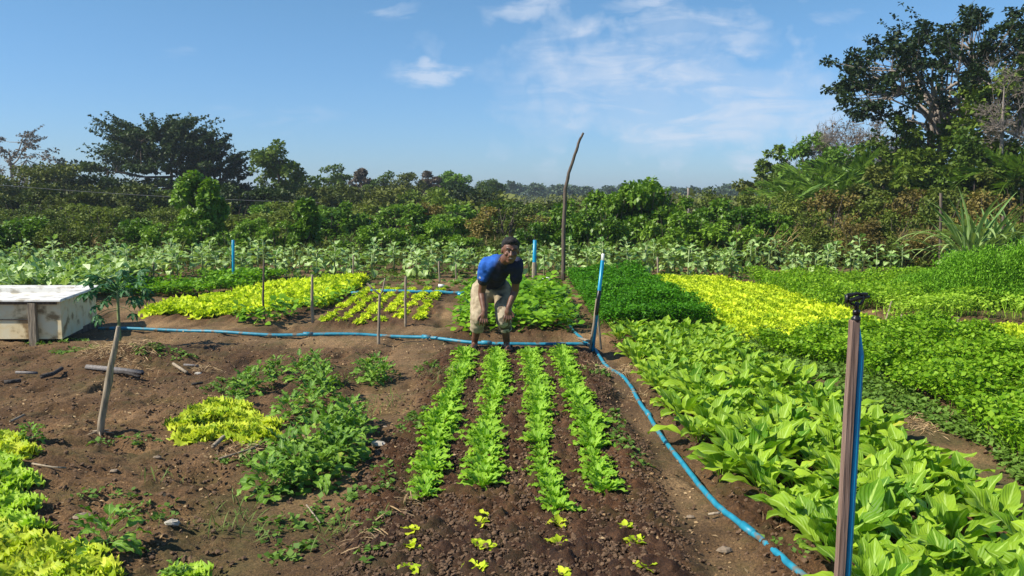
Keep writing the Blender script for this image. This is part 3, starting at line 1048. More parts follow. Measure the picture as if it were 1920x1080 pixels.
# ------------------------------------------------------------------ masses nobody could count
def sprig_bed(name, label, cat, mat, x0, x1, y0, y1, n, h, leafs, up=0.3, per=6, keep=None, spread=0.05, tpl=None, dome=None, stems=4000):
    ac = Acc()
    x = rng.uniform(x0, x1, n)
    y = rng.uniform(y0, y1, n)
    if keep is not None:
        k = keep(x, y)
        x, y = x[k], y[k]
    n = len(x)
    mound = (0.6 + 0.8 * (vnoise(x, y, 2.2, 21) + 0.5)) * (0.75 + 0.5 * (vnoise(x, y, 6, 22) + 0.5))
    hh = h * mound
    if dome:
        hh = hh * (1 + 1.3 * vnoise(x, y, 0.9, 33)) * (1 + 0.7 * vnoise(x, y, 3.3, 34)) * np.sqrt(np.clip(1.05 - dome(x, y), 0.02, 1))
    gz = H(x, y)
    xx, yy, zz = np.repeat(x, per), np.repeat(y, per), np.repeat(gz, per)
    hh = np.repeat(hh, per)
    N = n * per
    az = rng.uniform(0, 6.283, N)
    px_, py_ = xx + rng.normal(0, spread, N), yy + rng.normal(0, spread, N)
    pz_ = zz + hh * (1 - rng.random(N) ** 2 * 0.6) * 0.95
    tv, tf, tuv = tpl or (QV, QF, QUV)
    Ms = euler_mats(az, rng.normal(up, 0.45, N), rng.normal(0, 0.4, N), leafs * rng.uniform(0.6, 1.3, N))
    ac.scatter(tv, tf, tuv, Ms, np.stack([px_, py_, pz_], -1), rng.random(N))
    # stems
    k = min(n, stems)
    Ms = euler_mats(rng.uniform(0, 6.28, k), rng.normal(1.35, 0.15, k), rng.uniform(-1, 1, k), h * mound[:k])
    sv = BV * np.array([0.6, 1, 1])
    ac.scatter(sv, BF, BUV, Ms, np.stack([x[:k], y[:k], gz[:k]], -1), rng.random(k) * 0.5)
    return tag(obj(name, ac.mesh(name, mat)), label, cat, None, 'stuff')


sprig_bed('parsley_bed', 'dense bed of green parsley filling the right side beyond the grassy path', 'parsley', M['parsley'], 3.3, 5.35, 5.0, 10.9, 9500, 0.23, 0.042, per=7,
          keep=lambda x, y: (vnoise(x, y, 1.7, 91) + 0.6 * vnoise(x, y, 5, 92) > -0.36) & ((y < 9.75) | (x > 4.85)) & (x > 3.32 + 0.5 * np.maximum(0, vnoise(x, y, 1.2, 93))))
sprig_bed('parsley_patch', 'bright parsley between the yellow bed and the mustard greens', 'parsley', M['parsley'], 2.85, 3.4, 8.3, 9.75, 1200, 0.18, 0.04, per=6,
          keep=lambda x, y: (x - 2.75) > (9.6 - y) * 0.4)
sprig_bed('coriander_bed', 'dark green coriander bed behind the leaning riser pipe', 'coriander', M['coriander'], 1.15, 2.6, 10.9, 17.2, 9000, 0.26, 0.04, per=6,
          keep=lambda x, y: vnoise(x, y, 2.2, 97) + 0.5 * vnoise(x, y, 6, 98) > -0.42)
sprig_bed('herb_bed', 'yellowish green herb bed right of the large yellow lettuce bed', 'herbs', M['limecurl'], 4.9, 9.3, 11.2, 15.0, 7500, 0.24, 0.05, per=4,
          keep=lambda x, y: rng.random(len(x)) < 0.35 + 2.2 * vnoise(x, y, 1.0, 41) + 0.15)
sprig_bed('green_herb_bed', 'loose green herbs behind the large yellow lettuce bed', 'herbs', M['parsley'], 4.6, 8.6, 12.5, 17.0, 6500, 0.28, 0.045, per=4, keep=lambda x, y: vnoise(x, y, 0.9, 95) + 0.5 * vnoise(x, y, 3, 96) > -0.15)
dx = G(1790, 545)
sprig_bed('dill_patch', 'tall feathery bright green dill mound at the right', 'dill', M['dill'], 6.1, 9.4, 12.6, 15.6, 9000, 0.50, 0.055, up=0.7, per=16, spread=0.13,
          tpl=(FV * np.array([0.55, 1, 1]), FF, FUV), stems=10, dome=lambda x, y: ((x - 7.9) / 1.55) ** 2 + ((y - 14.0) / 1.4) ** 2, keep=lambda x, y: ((x - 7.9) / 1.55) ** 2 + ((y - 14.0) / 1.4) ** 2 < 1)


def scatter_weeds(name, label, mat, pts, size, per, tpl=(QV, QF, QUV), el=0.35, cat='weeds', up=0.02):
    ac = Acc()
    pts = np.asarray(pts)
    n = len(pts)
    xx, yy = np.repeat(pts[:, 0], per), np.repeat(pts[:, 1], per)
    N = n * per
    cl_ = np.repeat(rng.uniform(0.6, 1.4, n), per)
    px_, py_ = xx + rng.normal(0, size * 0.5, N), yy + rng.normal(0, size * 0.5, N)
    Ms = euler_mats(rng.uniform(0, 6.28, N), rng.normal(el, 0.3, N), rng.normal(0, 0.4, N), size * cl_ * rng.uniform(0.6, 1.2, N))
    ac.scatter(*tpl, Ms, np.stack([px_, py_, H(px_, py_) + rng.uniform(0, up, N)], -1))
    return tag(obj(name, ac.mesh(name, mat)), label, cat, None, 'stuff')


def blob_pts(lst, dens):
    out = []
    for px, py, wx, wy in lst:
        c = G(px, py)
        e = G(px + wx, py)
        f = G(px, py + wy)
        rx, ry = abs(e.x - c.x), abs(c.y - f.y)
        n = max(3, int(dens * math.pi * rx * ry))
        th, q = rng.uniform(0, 6.28, n), np.sqrt(rng.random(n)) * rng.uniform(0.7, 1.15, n)
        out.append(np.stack([c.x + rx * q * np.cos(th), c.y + ry * q * np.sin(th)], -1))
    return np.concatenate(out)


wp = blob_pts([(240, 835, 60, 14), (220, 935, 70, 14), (290, 965, 60, 16), (560, 985, 70, 40), (540, 1040, 70, 25), (720, 910, 30, 50), (700, 995, 30, 30), (690, 1060, 30, 30),
               (1165, 835, 22, 30), (1190, 870, 25, 25), (1160, 790, 15, 30), (1470, 1030, 40, 14), (1500, 1045, 30, 12), (150, 660, 60, 10), (300, 672, 60, 8), (630, 960, 40, 40),
               (770, 800, 30, 30), (790, 790, 25, 25), (1120, 700, 30, 14), (470, 860, 60, 25), (430, 720, 40, 20), (100, 640, 60, 6), (800, 690, 25, 14)], 170)
scatter_weeds('ground_weeds', 'low broadleaf weeds scattered over the bare soil and paths', M['weed'], wp, 0.034, 6)
n = 4200
gx, gy = rng.uniform(2.6, 3.45, n), rng.uniform(4.0, 10.6, n)
k = vnoise(gx, gy, 1.4, 31) > -0.2
scatter_weeds('path_weeds', 'mat of bluish green weeds on the path between the right beds', M['weed'], np.stack([gx[k], gy[k]], -1), 0.04, 7, up=0.05)
wp = blob_pts([(400, 990, 160, 40), (620, 1000, 40, 60), (560, 860, 40, 60), (760, 960, 20, 60), (820, 720, 30, 30), (300, 900, 60, 20), (640, 720, 40, 20), (1110, 605, 20, 20),
               (1010, 585, 60, 30), (720, 520, 120, 10), (690, 760, 60, 40)], 50)
scatter_weeds('grass_tufts', 'thin grassy tufts growing in the trodden soil', M['grassw'], wp, 0.09, 6, (BV, BF, BUV), 0.9)
straw = [(200, 668, 50, 12), (250, 690, 40, 8), (180, 655, 30, 8), (1158, 692, 30, 9), (1120, 690, 20, 9), (1185, 685, 18, 8), (1725, 800, 28, 13), (1745, 790, 24, 9), (455, 850, 40, 14), (500, 845, 35, 8), (385, 690, 30, 6), (240, 672, 60, 10), (1200, 740, 12, 10),
         (1480, 990, 16, 10), (700, 1020, 20, 30), (760, 960, 15, 30)]
scatter_weeds('straw_litter', 'piles of dead brown straw and stalks lying on the soil', M['straw'], blob_pts(straw, 500), 0.10, 3, (BV, BF, BUV), 0.08, 'straw', 0.035)
n = 7000
ll = rng.uniform(0, 1, (n, 2))
lx, ly = -6 + 7.3 * ll[:, 0], 3.4 + 7.5 * ll[:, 1] ** 1.2
k = (vnoise(lx, ly, 0.9, 77) > -0.15)
scatter_weeds('leaf_litter', 'bits of dead leaf and straw strewn over the soil', M['straw'], np.stack([lx[k], ly[k]], -1), 0.024, 1, (FV, FF, FUV), 0.05, 'litter', 0.006)

# soil clods
def ico_quads():
    # a lumpy little cube-sphere: 24 quads
    v, f, m_ = [], [], {}
    def vid(p):
        k = tuple(round(c, 4) for c in p)
        if k not in m_:
            m_[k] = len(v)
            q = Vector(p).normalized()
            v.append(tuple(q))
        return m_[k]
    for ax in range(3):
        for s in (-1, 1):
            for i in range(2):
                for j in range(2):
                    q = []
                    for (di, dj) in ((0, 0), (1, 0), (1, 1), (0, 1)):
                        u, w = -1 + (i + di), -1 + (j + dj)
                        p = [0, 0, 0]
                        p[ax] = s
                        p[(ax + 1) % 3] = u
                        p[(ax + 2) % 3] = w
                        q.append(vid(p))
                    f.append(q if s > 0 else q[::-1])
    return np.array(v), np.array(f)


CV, CF = ico_quads()
CUV = np.zeros((len(CV), 2))


def clods(name, label, mat, n, region, smin, smax, thr=None, cat='soil'):
    ac = Acc()
    x, y = region(n)
    if thr is not None:
        bd, ro, gr, we = zones(x, y)
        k = rng.random(len(x)) < np.clip(ro + 0.1, 0, 1) * thr
        x, y = x[k], y[k]
    N = len(x)
    for b in range(5):
        s = slice(b * N // 5, (b + 1) * N // 5)
        tv = CV * (1 + rng.uniform(-0.3, 0.3, (len(CV), 1))) * np.array([1, 0.8, 0.62])
        sz = smin + (smax - smin) * rng.random(N) ** 3
        Ms = euler_mats(rng.uniform(0, 6.28, N), rng.normal(0, 0.4, N), rng.normal(0, 0.4, N), sz)
        ac.scatter(tv, CF, CUV, Ms[s], np.stack([x, y, H(x, y) + sz * 0.3], -1)[s], rng.random(N)[s])
    return tag(obj(name, ac.mesh(name, mat, False)), label, cat, None, 'stuff')


def reg_all(n):
    y = 3.4 + 7.2 * rng.random(n) ** 1.5
    return rng.uniform(-1, 1, n) * (0.64 * y + 0.3), y


def reg_bed(n):
    return rng.uniform(-0.95, 0.95, n), 3.2 + 6.4 * rng.random(n) ** 1.6


clods('soil_clods', 'crumbled brown soil clods over the plots', M['clod'], 34000, reg_all, 0.003, 0.017, 1.0)
clods('bed_soil_clods', 'dark crumbled soil clods between the four lettuce rows', M['clod'], 26000, reg_bed, 0.003, 0.015, 1.0)

# ------------------------------------------------------------------ stones, sticks, debris
def stone(px, py, r_, label, mat='stone', flat=0.55):
    p = G(px, py)
    ac = Acc()
    rr = random.Random(px)
    v = CV * (1 + np.array([[rr.uniform(-0.2, 0.2)] for _ in CV])) * np.array([r_ * 1.3, r_ * 0.9, r_ * flat])
    ac.add(v, CF)
    o = obj('stone', ac.mesh('stone', M[mat], False), None, (p.x, p.y, Hs(p.x, p.y) + r_ * flat * 0.5))
    o.rotation_euler = (0, 0, rr.uniform(-0.4, 0.4))
    tag(o, label, 'stone', 'loose stones on the soil')


for st in [(709, 841, 0.045, 'long white stone on the path left of the rows', 'chalk'), (155, 976, 0.035, 'rounded pale stone on the soil near the corner lettuces'),
           (323, 990, 0.035, 'flat whitish stone on the soil above the single lettuce', 'chalk'), (295, 863, 0.02, 'small reddish stone below the lettuce clump'),
           (214, 893, 0.02, 'small pale stone beside the big dark shadow'), (1358, 1028, 0.03, 'pale stone on the path left of the hose'),
           (722, 797, 0.016, 'small pinkish stone on the left path'), (785, 812, 0.02, 'small white stone beside the leftmost lettuce row', 'chalk'),
           (1372, 700, 0.02, 'small stone among the greens right of the straw'), (1295, 963, 0.018, 'little brown stone on the path below the rows'),
           (372, 697, 0.03, 'whitish lump by the black sticks beside the mound', 'chalk')]:
    stone(*st)


def stick(name, pix, rads, label, mat, cat='stick', group=None, z=0.02, n=6):
    pts = [G(*q) for q in pix]
    ac = Acc()
    o = pts[0].copy()
    P_ = []
    for i, q in enumerate(pts):
        P_.append(Vector((q.x - o.x, q.y - o.y, Hs(q.x, q.y) + z + (rads if isinstance(rads, float) else rads[i]))))
    tube(ac, P_, rads, n)
    return tag(obj(name, ac.mesh(name, M[mat]), None, (o.x, o.y, 0)), label, cat, group)


stick('plank', [(162, 694), (215, 696), (268, 700)], [0.028, 0.03, 0.026], 'grey weathered plank lying beside the papaya stake', 'greywood', 'plank', None, 0.0, 4)
stick('plank', [(200, 700), (232, 699), (262, 706)], [0.018, 0.02, 0.016], 'short dark grey plank lying under the longer plank', 'char', 'plank', None, 0.0, 4)
GD = 'sticks and rubbish on the bare soil'
stick('charred_stick', [(78, 712), (100, 706), (116, 697)], 0.022, 'charred black stick left of the grey plank', 'char', 'stick', GD)
stick('charred_stick', [(8, 722), (40, 719)], 0.02, 'short black stick at the left edge', 'char', 'stick', GD)
stick('charred_stick', [(30, 702), (70, 703)], 0.014, 'thin pale charred stick below the white tank', 'greywood', 'stick', GD)
stick('charred_stick', [(325, 685), (350, 700)], 0.016, 'pale slanting stick beside the mound', 'stake', 'stick', GD)
stick('charred_stick', [(345, 686), (372, 687)], 0.013, 'thin pale stick right of the mound', 'greywood', 'stick', GD)
stick('charred_stick', [(360, 728), (380, 725)], 0.012, 'tiny black stick on bare soil left of the dark plants', 'char', 'stick', GD)
stick('dry_stalk', [(62, 900), (100, 903), (125, 902)], 0.006, 'dry white stalk lying in shade by the left lettuces', 'stake', 'stick', GD)
stick('dry_stalk', [(400, 853), (420, 835)], 0.016, 'thick straw coloured stalk below the lettuce clump', 'stake', 'stick', GD)
stick('dry_stalk', [(410, 870), (470, 855), (485, 848)], 0.007, 'long thin straw stalk below the lettuce clump', 'stake', 'stick', GD)
stick('dry_stalk', [(575, 955), (600, 985)], 0.005, 'thin pale twig among weeds below the lower dark clump', 'stake', 'stick', GD)
stick('dry_stalk', [(20, 800), (45, 782)], 0.01, 'forked pale twig above the left lettuces', 'stake', 'stick', GD)
stick('dry_stalk', [(1328, 966), (1350, 967)], 0.008, 'small pale root end sticking out beside the hose', 'stake', 'stick', GD)
stick('fallen_stick', [(648, 520), (662, 512)], 0.02, 'short slanted stick beyond the sparse bed', 'stake', 'stick', GD)
stick('white_bottle', [(1018, 529), (1032, 530)], [0.04, 0.035], 'white plastic bottle lying near the leafy bed', 'white', 'bottle')
stick('white_bottle', [(822, 541), (834, 541)], [0.035, 0.03], 'white plastic scrap lying by the second pipe', 'white', 'bottle')

# ------------------------------------------------------------------ white tank on the left
def tank():
    fr = G(117, 641)
    y0 = fr.y
    xr = fr.x
    depth, wid, ht = 1.45, 3.2, 0.49
    yb = y0 + depth
    far = P(180, 560, yb)
    skew = far.x - xr
    base_z = 0.035
    t = thing('water_tank', (xr - wid / 2, y0 + depth / 2, 0), 'large open tank with a white rim and stained beige sides', 'tank')
    ox, oy = xr - wid / 2, y0 + depth / 2
    inset = 0.05

    def loc(x, y, z):
        return (x - ox, y - oy, z)
    c0 = [(xr - wid, y0), (xr, y0), (xr + skew, yb), (xr - wid + skew, yb)]
    mw = plain_mat('stained fibreglass', (0.30, 0.20, 0.09), (0.80, 0.64, 0.36), 0.7, (2.5, 2.5, 3), 2.4, 0.1, fr=(0.36, 0.48), c3=(0.80, 0.70, 0.46), detail=14)
    for i, nm in enumerate(('front_wall', 'end_wall', 'back_wall', 'far_end_wall')):
        (xa, ya), (xb, yb_) = c0[i], c0[(i + 1) % 4]
        d = Vector((xb - xa, yb_ - ya)).normalized()
        nin = Vector((-d.y, d.x)) * 0.03
        cut = 0.031 if i % 2 else 0.0
        xa, ya, xb, yb_ = xa + d.x * cut, ya + d.y * cut, xb - d.x * cut, yb_ - d.y * cut
        ac = Acc()
        ac.add([loc(xa, ya, base_z), loc(xb, yb_, base_z), loc(xb, yb_, ht), loc(xa, ya, ht),
                loc(xa + nin.x, ya + nin.y, base_z), loc(xb + nin.x, yb_ + nin.y, base_z), loc(xb + nin.x, yb_ + nin.y, ht), loc(xa + nin.x, ya + nin.y, ht)],
               [(0, 1, 2, 3), (5, 4, 7, 6), (3, 2, 6, 7), (0, 4, 5, 1), (1, 5, 6, 2), (0, 3, 7, 4)])
        obj(nm, ac.mesh(nm, mw, False), t)
    ac = Acc()
    mr = plain_mat('white rim paint', (0.42, 0.38, 0.30), (0.76, 0.74, 0.68), 0.5, (2, 2, 4), 3, 0.05, fr=(0.36, 0.5), detail=12)
    zt = ht + 0.002
    o2 = [(x + (0.05 if i in (1, 2) else -0.05), y + (-0.07 if i < 2 else 0.07)) for i, (x, y) in enumerate(c0)]
    i2 = [(x + (-0.16 if i in (1, 2) else 0.16), y + (0.2 if i < 2 else -0.2)) for i, (x, y) in enumerate(c0)]
    V = []
    for ring, z in ((o2, zt), (o2, zt + 0.03), (i2, zt + 0.035), (i2, zt - 0.06)):
        V += [loc(x, y, z) for x, y in ring]
    Fq = []
    for q in range(3):
        for i in range(4):
            j = (i + 1) % 4
            Fq.append((q * 4 + i, q * 4 + j, q * 4 + 4 + j, q * 4 + 4 + i))
    Fq.append((12, 13, 14, 15))
    for i in range(4):
        j = (i + 1) % 4
        V += [loc(*i2[i], zt), loc(*i2[j], zt)]
    ac.add(V, Fq)
    rm = obj('rim', ac.mesh('rim', mr, False), t)
    bv = rm.modifiers.new('bevel', 'BEVEL')
    bv.width = 0.018
    bv.segments = 3
    # front battens and the seam
    for px in (63,):
        q = P(px, 600, y0 - 0.03)
        ac = Acc()
        box(ac, (q.x - ox, y0 - 0.042 - oy, ht / 2 - 0.03), (0.085, 0.05, ht + 0.02), Euler((0, 0.02, 0)), jit=0.006)
        obj('post', ac.mesh('post', M['stake'], False), t)
    ac = Acc()
    q = P(54, 598, y0)
    box(ac, ((xr - wid + q.x) / 2 - ox, y0 - 0.007 - oy, 0.27), (q.x - xr + wid, 0.012, 0.012))
    obj('seam', ac.mesh('seam', M['char'], False), t)
    ac = Acc()
    box(ac, (-0.02, y0 - 0.006 - oy, ht - 0.022), (wid - 0.04, 0.03, 0.03))  # dark strip added to stand in for the shade below the rim
    obj('rim_shade', ac.mesh('rim_shade', M['darkwood'], False), t)
    for bx_ in (0.25, 1.2, 2.1, 2.9):
        ac = Acc()
        box(ac, (xr - bx_ - ox, 0, 0.02), (0.18, depth * 0.85, 0.078))
        obj('block', ac.mesh('block', M['darkwood'], False), t)


tank()

# ------------------------------------------------------------------ blue pipes
def pipe(name, pix, rad, label, mat='teal', z=0.0, smooth=6, group='blue irrigation pipes on the ground'):
    pts = [G(*q) for q in pix]
    full = []
    for i in range(len(pts) - 1):
        p0, p1, p2, p3 = pts[max(i - 1, 0)], pts[i], pts[i + 1], pts[min(i + 2, len(pts) - 1)]
        for s in range(smooth):
            t = s / smooth
            q = 0.5 * ((2 * p1) + (p2 - p0) * t + (2 * p0 - 5 * p1 + 4 * p2 - p3) * t * t + (3 * p1 - p0 - 3 * p2 + p3) * t ** 3)
            full.append(q)
    full.append(pts[-1])
    for q_ in full[1:-1]:
        q_.x += random.uniform(-0.003, 0.003)
        q_.y += random.uniform(-0.004, 0.004)
    o = full[0].copy()
    ac = Acc()
    zz = [Hs(q.x, q.y) for q in full]
    zz = [sum(zz[max(0, i - 2):i + 3]) / len(zz[max(0, i - 2):i + 3]) for i in range(len(zz))]
    tube(ac, [Vector((q.x - o.x, q.y - o.y, max(h_, Hs(q.x, q.y)) + rad * 0.7 + z + 0.006 * math.sin(q.x * 5 + q.y * 3)) ) for q, h_ in zip(full, zz)], rad, 12)
    me = ac.mesh(name, M[mat])
    t = thing(name, (o.x, o.y, 0), label, 'pipe', group)
    obj('tube', me, t)
    return t, full


def coupling(parent, full, idxs, rad, mat='teal'):
    for i in idxs:
        p, q = full[i], full[min(i + 1, len(full) - 1)]
        d = (q - p).normalized() * 0.06
        ac = Acc()
        h_ = Hs(p.x, p.y) + rad
        a0, a1 = Vector((p.x, p.y, h_)) - d, Vector((p.x, p.y, h_)) + d
        o = Vector(parent.location)
        tube(ac, [a0 - o, a0 - o + d * 0.01, a1 - o], [rad * 1.3, rad * 1.35, rad * 1.3], 12)
        obj('coupling', ac.mesh('coupling', M[mat]), parent)


t_, f_ = pipe('irrigation_pipe', [(185, 618), (330, 621), (480, 627), (600, 628), (705, 629), (800, 633), (880, 640), (960, 643), (1040, 643), (1100, 643)], 0.021,
              'long blue pipe lying across the bare soil behind the man', smooth=5)
coupling(t_, f_, (14, 25, 32), 0.021, 'teal')
t_, f_ = pipe('irrigation_pipe', [(1112, 648), (1122, 662), (1137, 680), (1165, 700), (1182, 722), (1200, 752), (1245, 820), (1300, 895), (1345, 950), (1385, 988), (1430, 1025), (1475, 1068), (1540, 1125)],
              0.017, 'blue hose running along the mustard greens towards the viewer', smooth=5)
coupling(t_, f_, (27, 47), 0.017, 'teal')
t_, f_ = pipe('irrigation_pipe', [(1026, 556), (1042, 580), (1060, 597), (1072, 618), (1090, 633), (1105, 645)], 0.018, 'faded blue pipe curving down the path right of the leafy bed', smooth=5)
t_, f_ = pipe('irrigation_pipe', [(655, 553), (720, 554), (800, 555), (865, 556), (950, 556), (1026, 554), (1064, 554)], 0.03, 'far blue pipe crossing beyond the sparse bed', smooth=3)
coupling(t_, f_, (9, 15), 0.03, 'blue')
t_, f_ = pipe('irrigation_pipe', [(1205, 549), (1235, 550)], 0.035, 'short blue pipe end beside the far corner of the yellow bed', smooth=3)


def riser(px0, py0, px1, py1, Y0, rad, label, mat='blue', stake=None, cap=None):
    """blue riser pipe from foot px0,py0 to top px1,py1 at distance Y0"""
    a0, b0 = P(px0, py0, Y0), P(px1, py1, Y0)
    g = Hs(a0.x, Y0)
    a0.z = min(a0.z, g)
    t = thing('riser_pipe', (a0.x, Y0, g), label, 'pipe', 'upright blue riser pipes')
    o = Vector((a0.x, Y0, g))
    ac = Acc()
    tube(ac, [a0 - o, (a0 + b0) / 2 - o, b0 - o], rad, 12)
    obj('tube', ac.mesh('tube', M[mat]), t)
    if stake:
        s0, s1, off, r_ = stake
        ac = Acc()
        pa, pb = P(*s0, Y0 - off), P(*s1, Y0 - off)
        tube(ac, [pa - o, (pa + pb) / 2 - o + Vector((0.006, 0, 0)), pb - o], [r_, r_ * 1.05, r_ * 0.9], 6)
        obj('stake', ac.mesh('stake', M['stake']), t)
    if cap:
        ac = Acc()
        tube(ac, [b0 - o + Vector((0, 0, -0.01)), b0 - o + Vector((0.005, 0, 0.07)), b0 - o + Vector((0.006, 0, 0.075))], [rad * 0.9, rad * 0.9, rad * 0.5], 8)
        obj('nozzle', ac.mesh('nozzle', M[cap]), t)
    return t


riser(438, 541, 437, 450, G(438, 541).y, 0.026, 'thin blue riser standing behind the left yellow bed')
riser(1001, 500, 1003, 450, G(1000, 543).y, 0.035, 'blue riser on a pale stake right of the man', stake=((1000, 545), (1002, 492), 0.05, 0.05))
rp = riser(1111, 655, 1130, 488, G(1111, 655).y, 0.021, 'leaning blue riser tied to sticks with a white top', stake=((1106, 655), (1119, 560), 0.04, 0.015), cap='white')
o = Vector(rp.location)
ac = Acc()
pa, pb = P(1118, 590, o.y - 0.04), P(1124, 545, o.y - 0.04)
tube(ac, [pa - o, pb - o], 0.024, 8)
obj('binding', ac.mesh('binding', M['black']), rp)
ac = Acc()
pa, pb = P(1127, 655, o.y + 0.06), P(1119, 575, o.y + 0.06)
tube(ac, [pa - o, pb - o], 0.014, 6)
obj('brace_stick', ac.mesh('brace_stick', M['stake']), rp)
ac = Acc()
pa, pb = G(1085, 642) + Vector((0, 0, 0.05)), P(1106, 640, o.y)
tube(ac, [pa - o, pb - o], 0.018, 6)
obj('peg', ac.mesh('peg', M['stake']), rp)

# foreground sprinkler post
def sprinkler_post():
    Y = 3.0
    top, bot = P(1602, 600, Y), P(1568, 1180, Y)
    d = (bot - top).normalized()
    foot = top + d * (top.z / -d.z) * 1.0
    o = Vector((foot.x, Y, 0))
    t = thing('sprinkler_post', o, 'wooden batten post with blue pipe and black sprinkler on top, in the right foreground', 'sprinkler')
    ac = Acc()
    L = (top - foot).length
    ax = (top - foot).normalized()
    rot = ax.to_track_quat('Z', 'Y').to_euler()
    n = 14
    V, Fq = [], []
    side = Vector((1, 0, 0)) - ax * ax.x
    side.normalize()
    fwd = ax.cross(side)
    for i in range(n + 1):
        c = foot + ax * (L * i / n - 0.05 * (1 - i / n)) - o
        j_ = random.uniform(-0.0007, 0.0007)
        for a_, b_ in ((-1, -1), (1, -1), (1, 1), (-1, 1)):
            V.append(tuple(c + side * (a_ * 0.0145 + j_) + fwd * (b_ * 0.017)))
    for i in range(n):
        for j in range(4):
            Fq.append((i * 4 + j, i * 4 + (j + 1) % 4, i * 4 + 4 + (j + 1) % 4, i * 4 + 4 + j))
    Fq.append((n * 4, n * 4 + 1, n * 4 + 2, n * 4 + 3))
    ac.add(V, Fq)
    bt = obj('batten', ac.mesh('batten', M['batten'], False), t)
    bv = bt.modifiers.new('bevel', 'BEVEL')
    bv.width = 0.002
    ac = Acc()
    off = side * 0.029
    tube(ac, [foot + off - o, foot + off + ax * (L * 0.5) - o + Vector((0.001, 0, 0)), foot + off + ax * (L - 0.13) - o, foot + off * 0.3 + ax * (L - 0.004) - o],
         [0.0125, 0.0125, 0.0125, 0.008], 14)
    obj('tube', ac.mesh('tube', M['blue']), t)
    # sprinkler
    T = top - o + Vector((0.004, -0.004, 0))
    ac = Acc()
    tube(ac, [T + Vector((0, 0, -0.008)), T + Vector((0, 0, 0.0)), T + Vector((0, 0, 0.012)), T + Vector((0, 0, 0.013)), T + Vector((0, 0, 0.022)), T + Vector((0, 0, 0.0225)), T + Vector((0, 0, 0.036))],
         [0.013, 0.0155, 0.0155, 0.011, 0.011, 0.0135, 0.0125], 10)
    sp_ = obj('sprinkler_head', ac.mesh('sprinkler_head', M['black']), t)
    ac = Acc()
    C0 = T + Vector((0, 0, 0.036))
    tube(ac, [C0, C0 + Vector((0, 0, 0.028))], [0.0075, 0.007], 8)
    obj('sprinkler_neck', ac.mesh('neck', M['black']), t)
    ac = Acc()   # frame of the impact sprinkler: a bridge with two uprights
    tube(ac, [C0 + Vector((-0.018, 0, 0.022)), C0 + Vector((-0.026, 0, 0.03)), C0 + Vector((-0.03, 0, 0.045)), C0 + Vector((-0.022, 0, 0.056)), C0 + Vector((0, 0, 0.06)), C0 + Vector((0.02, 0, 0.056)), C0 + Vector((0.024, 0, 0.04)), C0 + Vector((0.015, 0, 0.022)), C0 + Vector((0, 0, 0.018)), C0 + Vector((-0.018, 0, 0.022))],
         0.005, 6)
    obj('sprinkler_frame', ac.mesh('frame', M['black']), t)
    ac = Acc()
    tube(ac, [C0 + Vector((-0.03, -0.01, 0.036)), C0 + Vector((0.02, 0.005, 0.046)), C0 + Vector((0.047, 0.01, 0.046))], [0.007, 0.009, 0.006], 8)
    obj('sprinkler_nozzle', ac.mesh('nozzle', M['black']), t)
    ac = Acc()
    tube(ac, [C0 + Vector((-0.036, -0.006, 0.052)), C0 + Vector((0, 0, 0.058)), C0 + Vector((0.036, 0.0, 0.056))], [0.009, 0.004, 0.007], 6)
    box(ac, C0 + Vector((-0.037, 0, 0.04)), (0.006, 0.02, 0.03))
    obj('sprinkler_arm', ac.mesh('arm', M['black']), t)


sprinkler_post()

# ------------------------------------------------------------------ stakes and the tall crooked pole
def post(name, pix, Y, rads, label, mat='stake', cat='stake', group=None, n=8, extra=None):
    pts = [P(q[0], q[1], Y) for q in pix]
    g = Hs(pts[0].x, Y)
    pts[0].z = g - 0.05
    o = Vector((pts[0].x, Y, g))
    t = thing(name, o, label, cat, group)
    ac = Acc()
    fine = []
    fr = []
    rads = rads if isinstance(rads, (list, tuple)) else [rads] * len(pts)
    for i in range(len(pts) - 1):
        for s in range(4):
            k = s / 4
            fine.append(pts[i].lerp(pts[i + 1], k) - o + Vector((random.uniform(-1, 1), random.uniform(-1, 1), 0)) * rads[i] * 0.18)
            fr.append((rads[i] * (1 - k) + rads[i + 1] * k) * random.uniform(0.93, 1.07))
    fine.append(pts[-1] - o)
    fr.append(rads[-1])
    tube(ac, fine, fr, n)
    if extra:
        for pix2, r2 in extra:
            q = [P(a_, b_, Y) - o for a_, b_ in pix2]
            tube(ac, q, r2, 6)
    obj('shaft', ac.mesh(name, M[mat]), t)
    return t


post('crooked_pole', [(1056, 536), (1057, 440), (1060, 355), (1066, 325), (1078, 290), (1087, 262), (1094, 249)], 17.2, [0.044, 0.040, 0.036, 0.031, 0.028, 0.026, 0.02],
     'tall crooked bare pole bending right at its top, rising above the hedge', 'darkwood', 'pole')
GS = 'thin stakes standing between the beds'
post('stake', [(586, 602), (585, 555), (586, 515)], G(586, 602).y, [0.022, 0.02, 0.018], 'pale upright stake at the corner of the left yellow bed', group=GS)
post('forked_stake', [(709, 660), (711, 600), (712, 552)], G(709, 640).y, [0.02, 0.017, 0.015], 'forked bare stick standing at the blue pipe', 'stake', 'stake', GS,
     extra=[([(712, 555), (718, 543), (722, 522)], 0.01), ([(712, 552), (700, 543), (688, 531)], 0.012)])
post('stake', [(760, 612), (760, 560), (761, 518)], G(760, 612).y, [0.018, 0.017, 0.015], 'thin pale stake at the front of the sparse bed', group=GS)
post('stake', [(496, 608), (493, 560), (495, 487)], G(496, 606).y, [0.016, 0.014, 0.012], 'dark thin stake among the dark plants before the yellow bed', 'darkwood', 'stake', GS)
post('stake', [(662, 530), (663, 478)], G(662, 530).y, 0.016, 'pale thin stake at the far left corner of the sparse bed', group=GS)
post('stake', [(824, 530), (823, 490)], G(824, 530).y, 0.018, 'thin stake standing before the collards left of the man', group=GS)
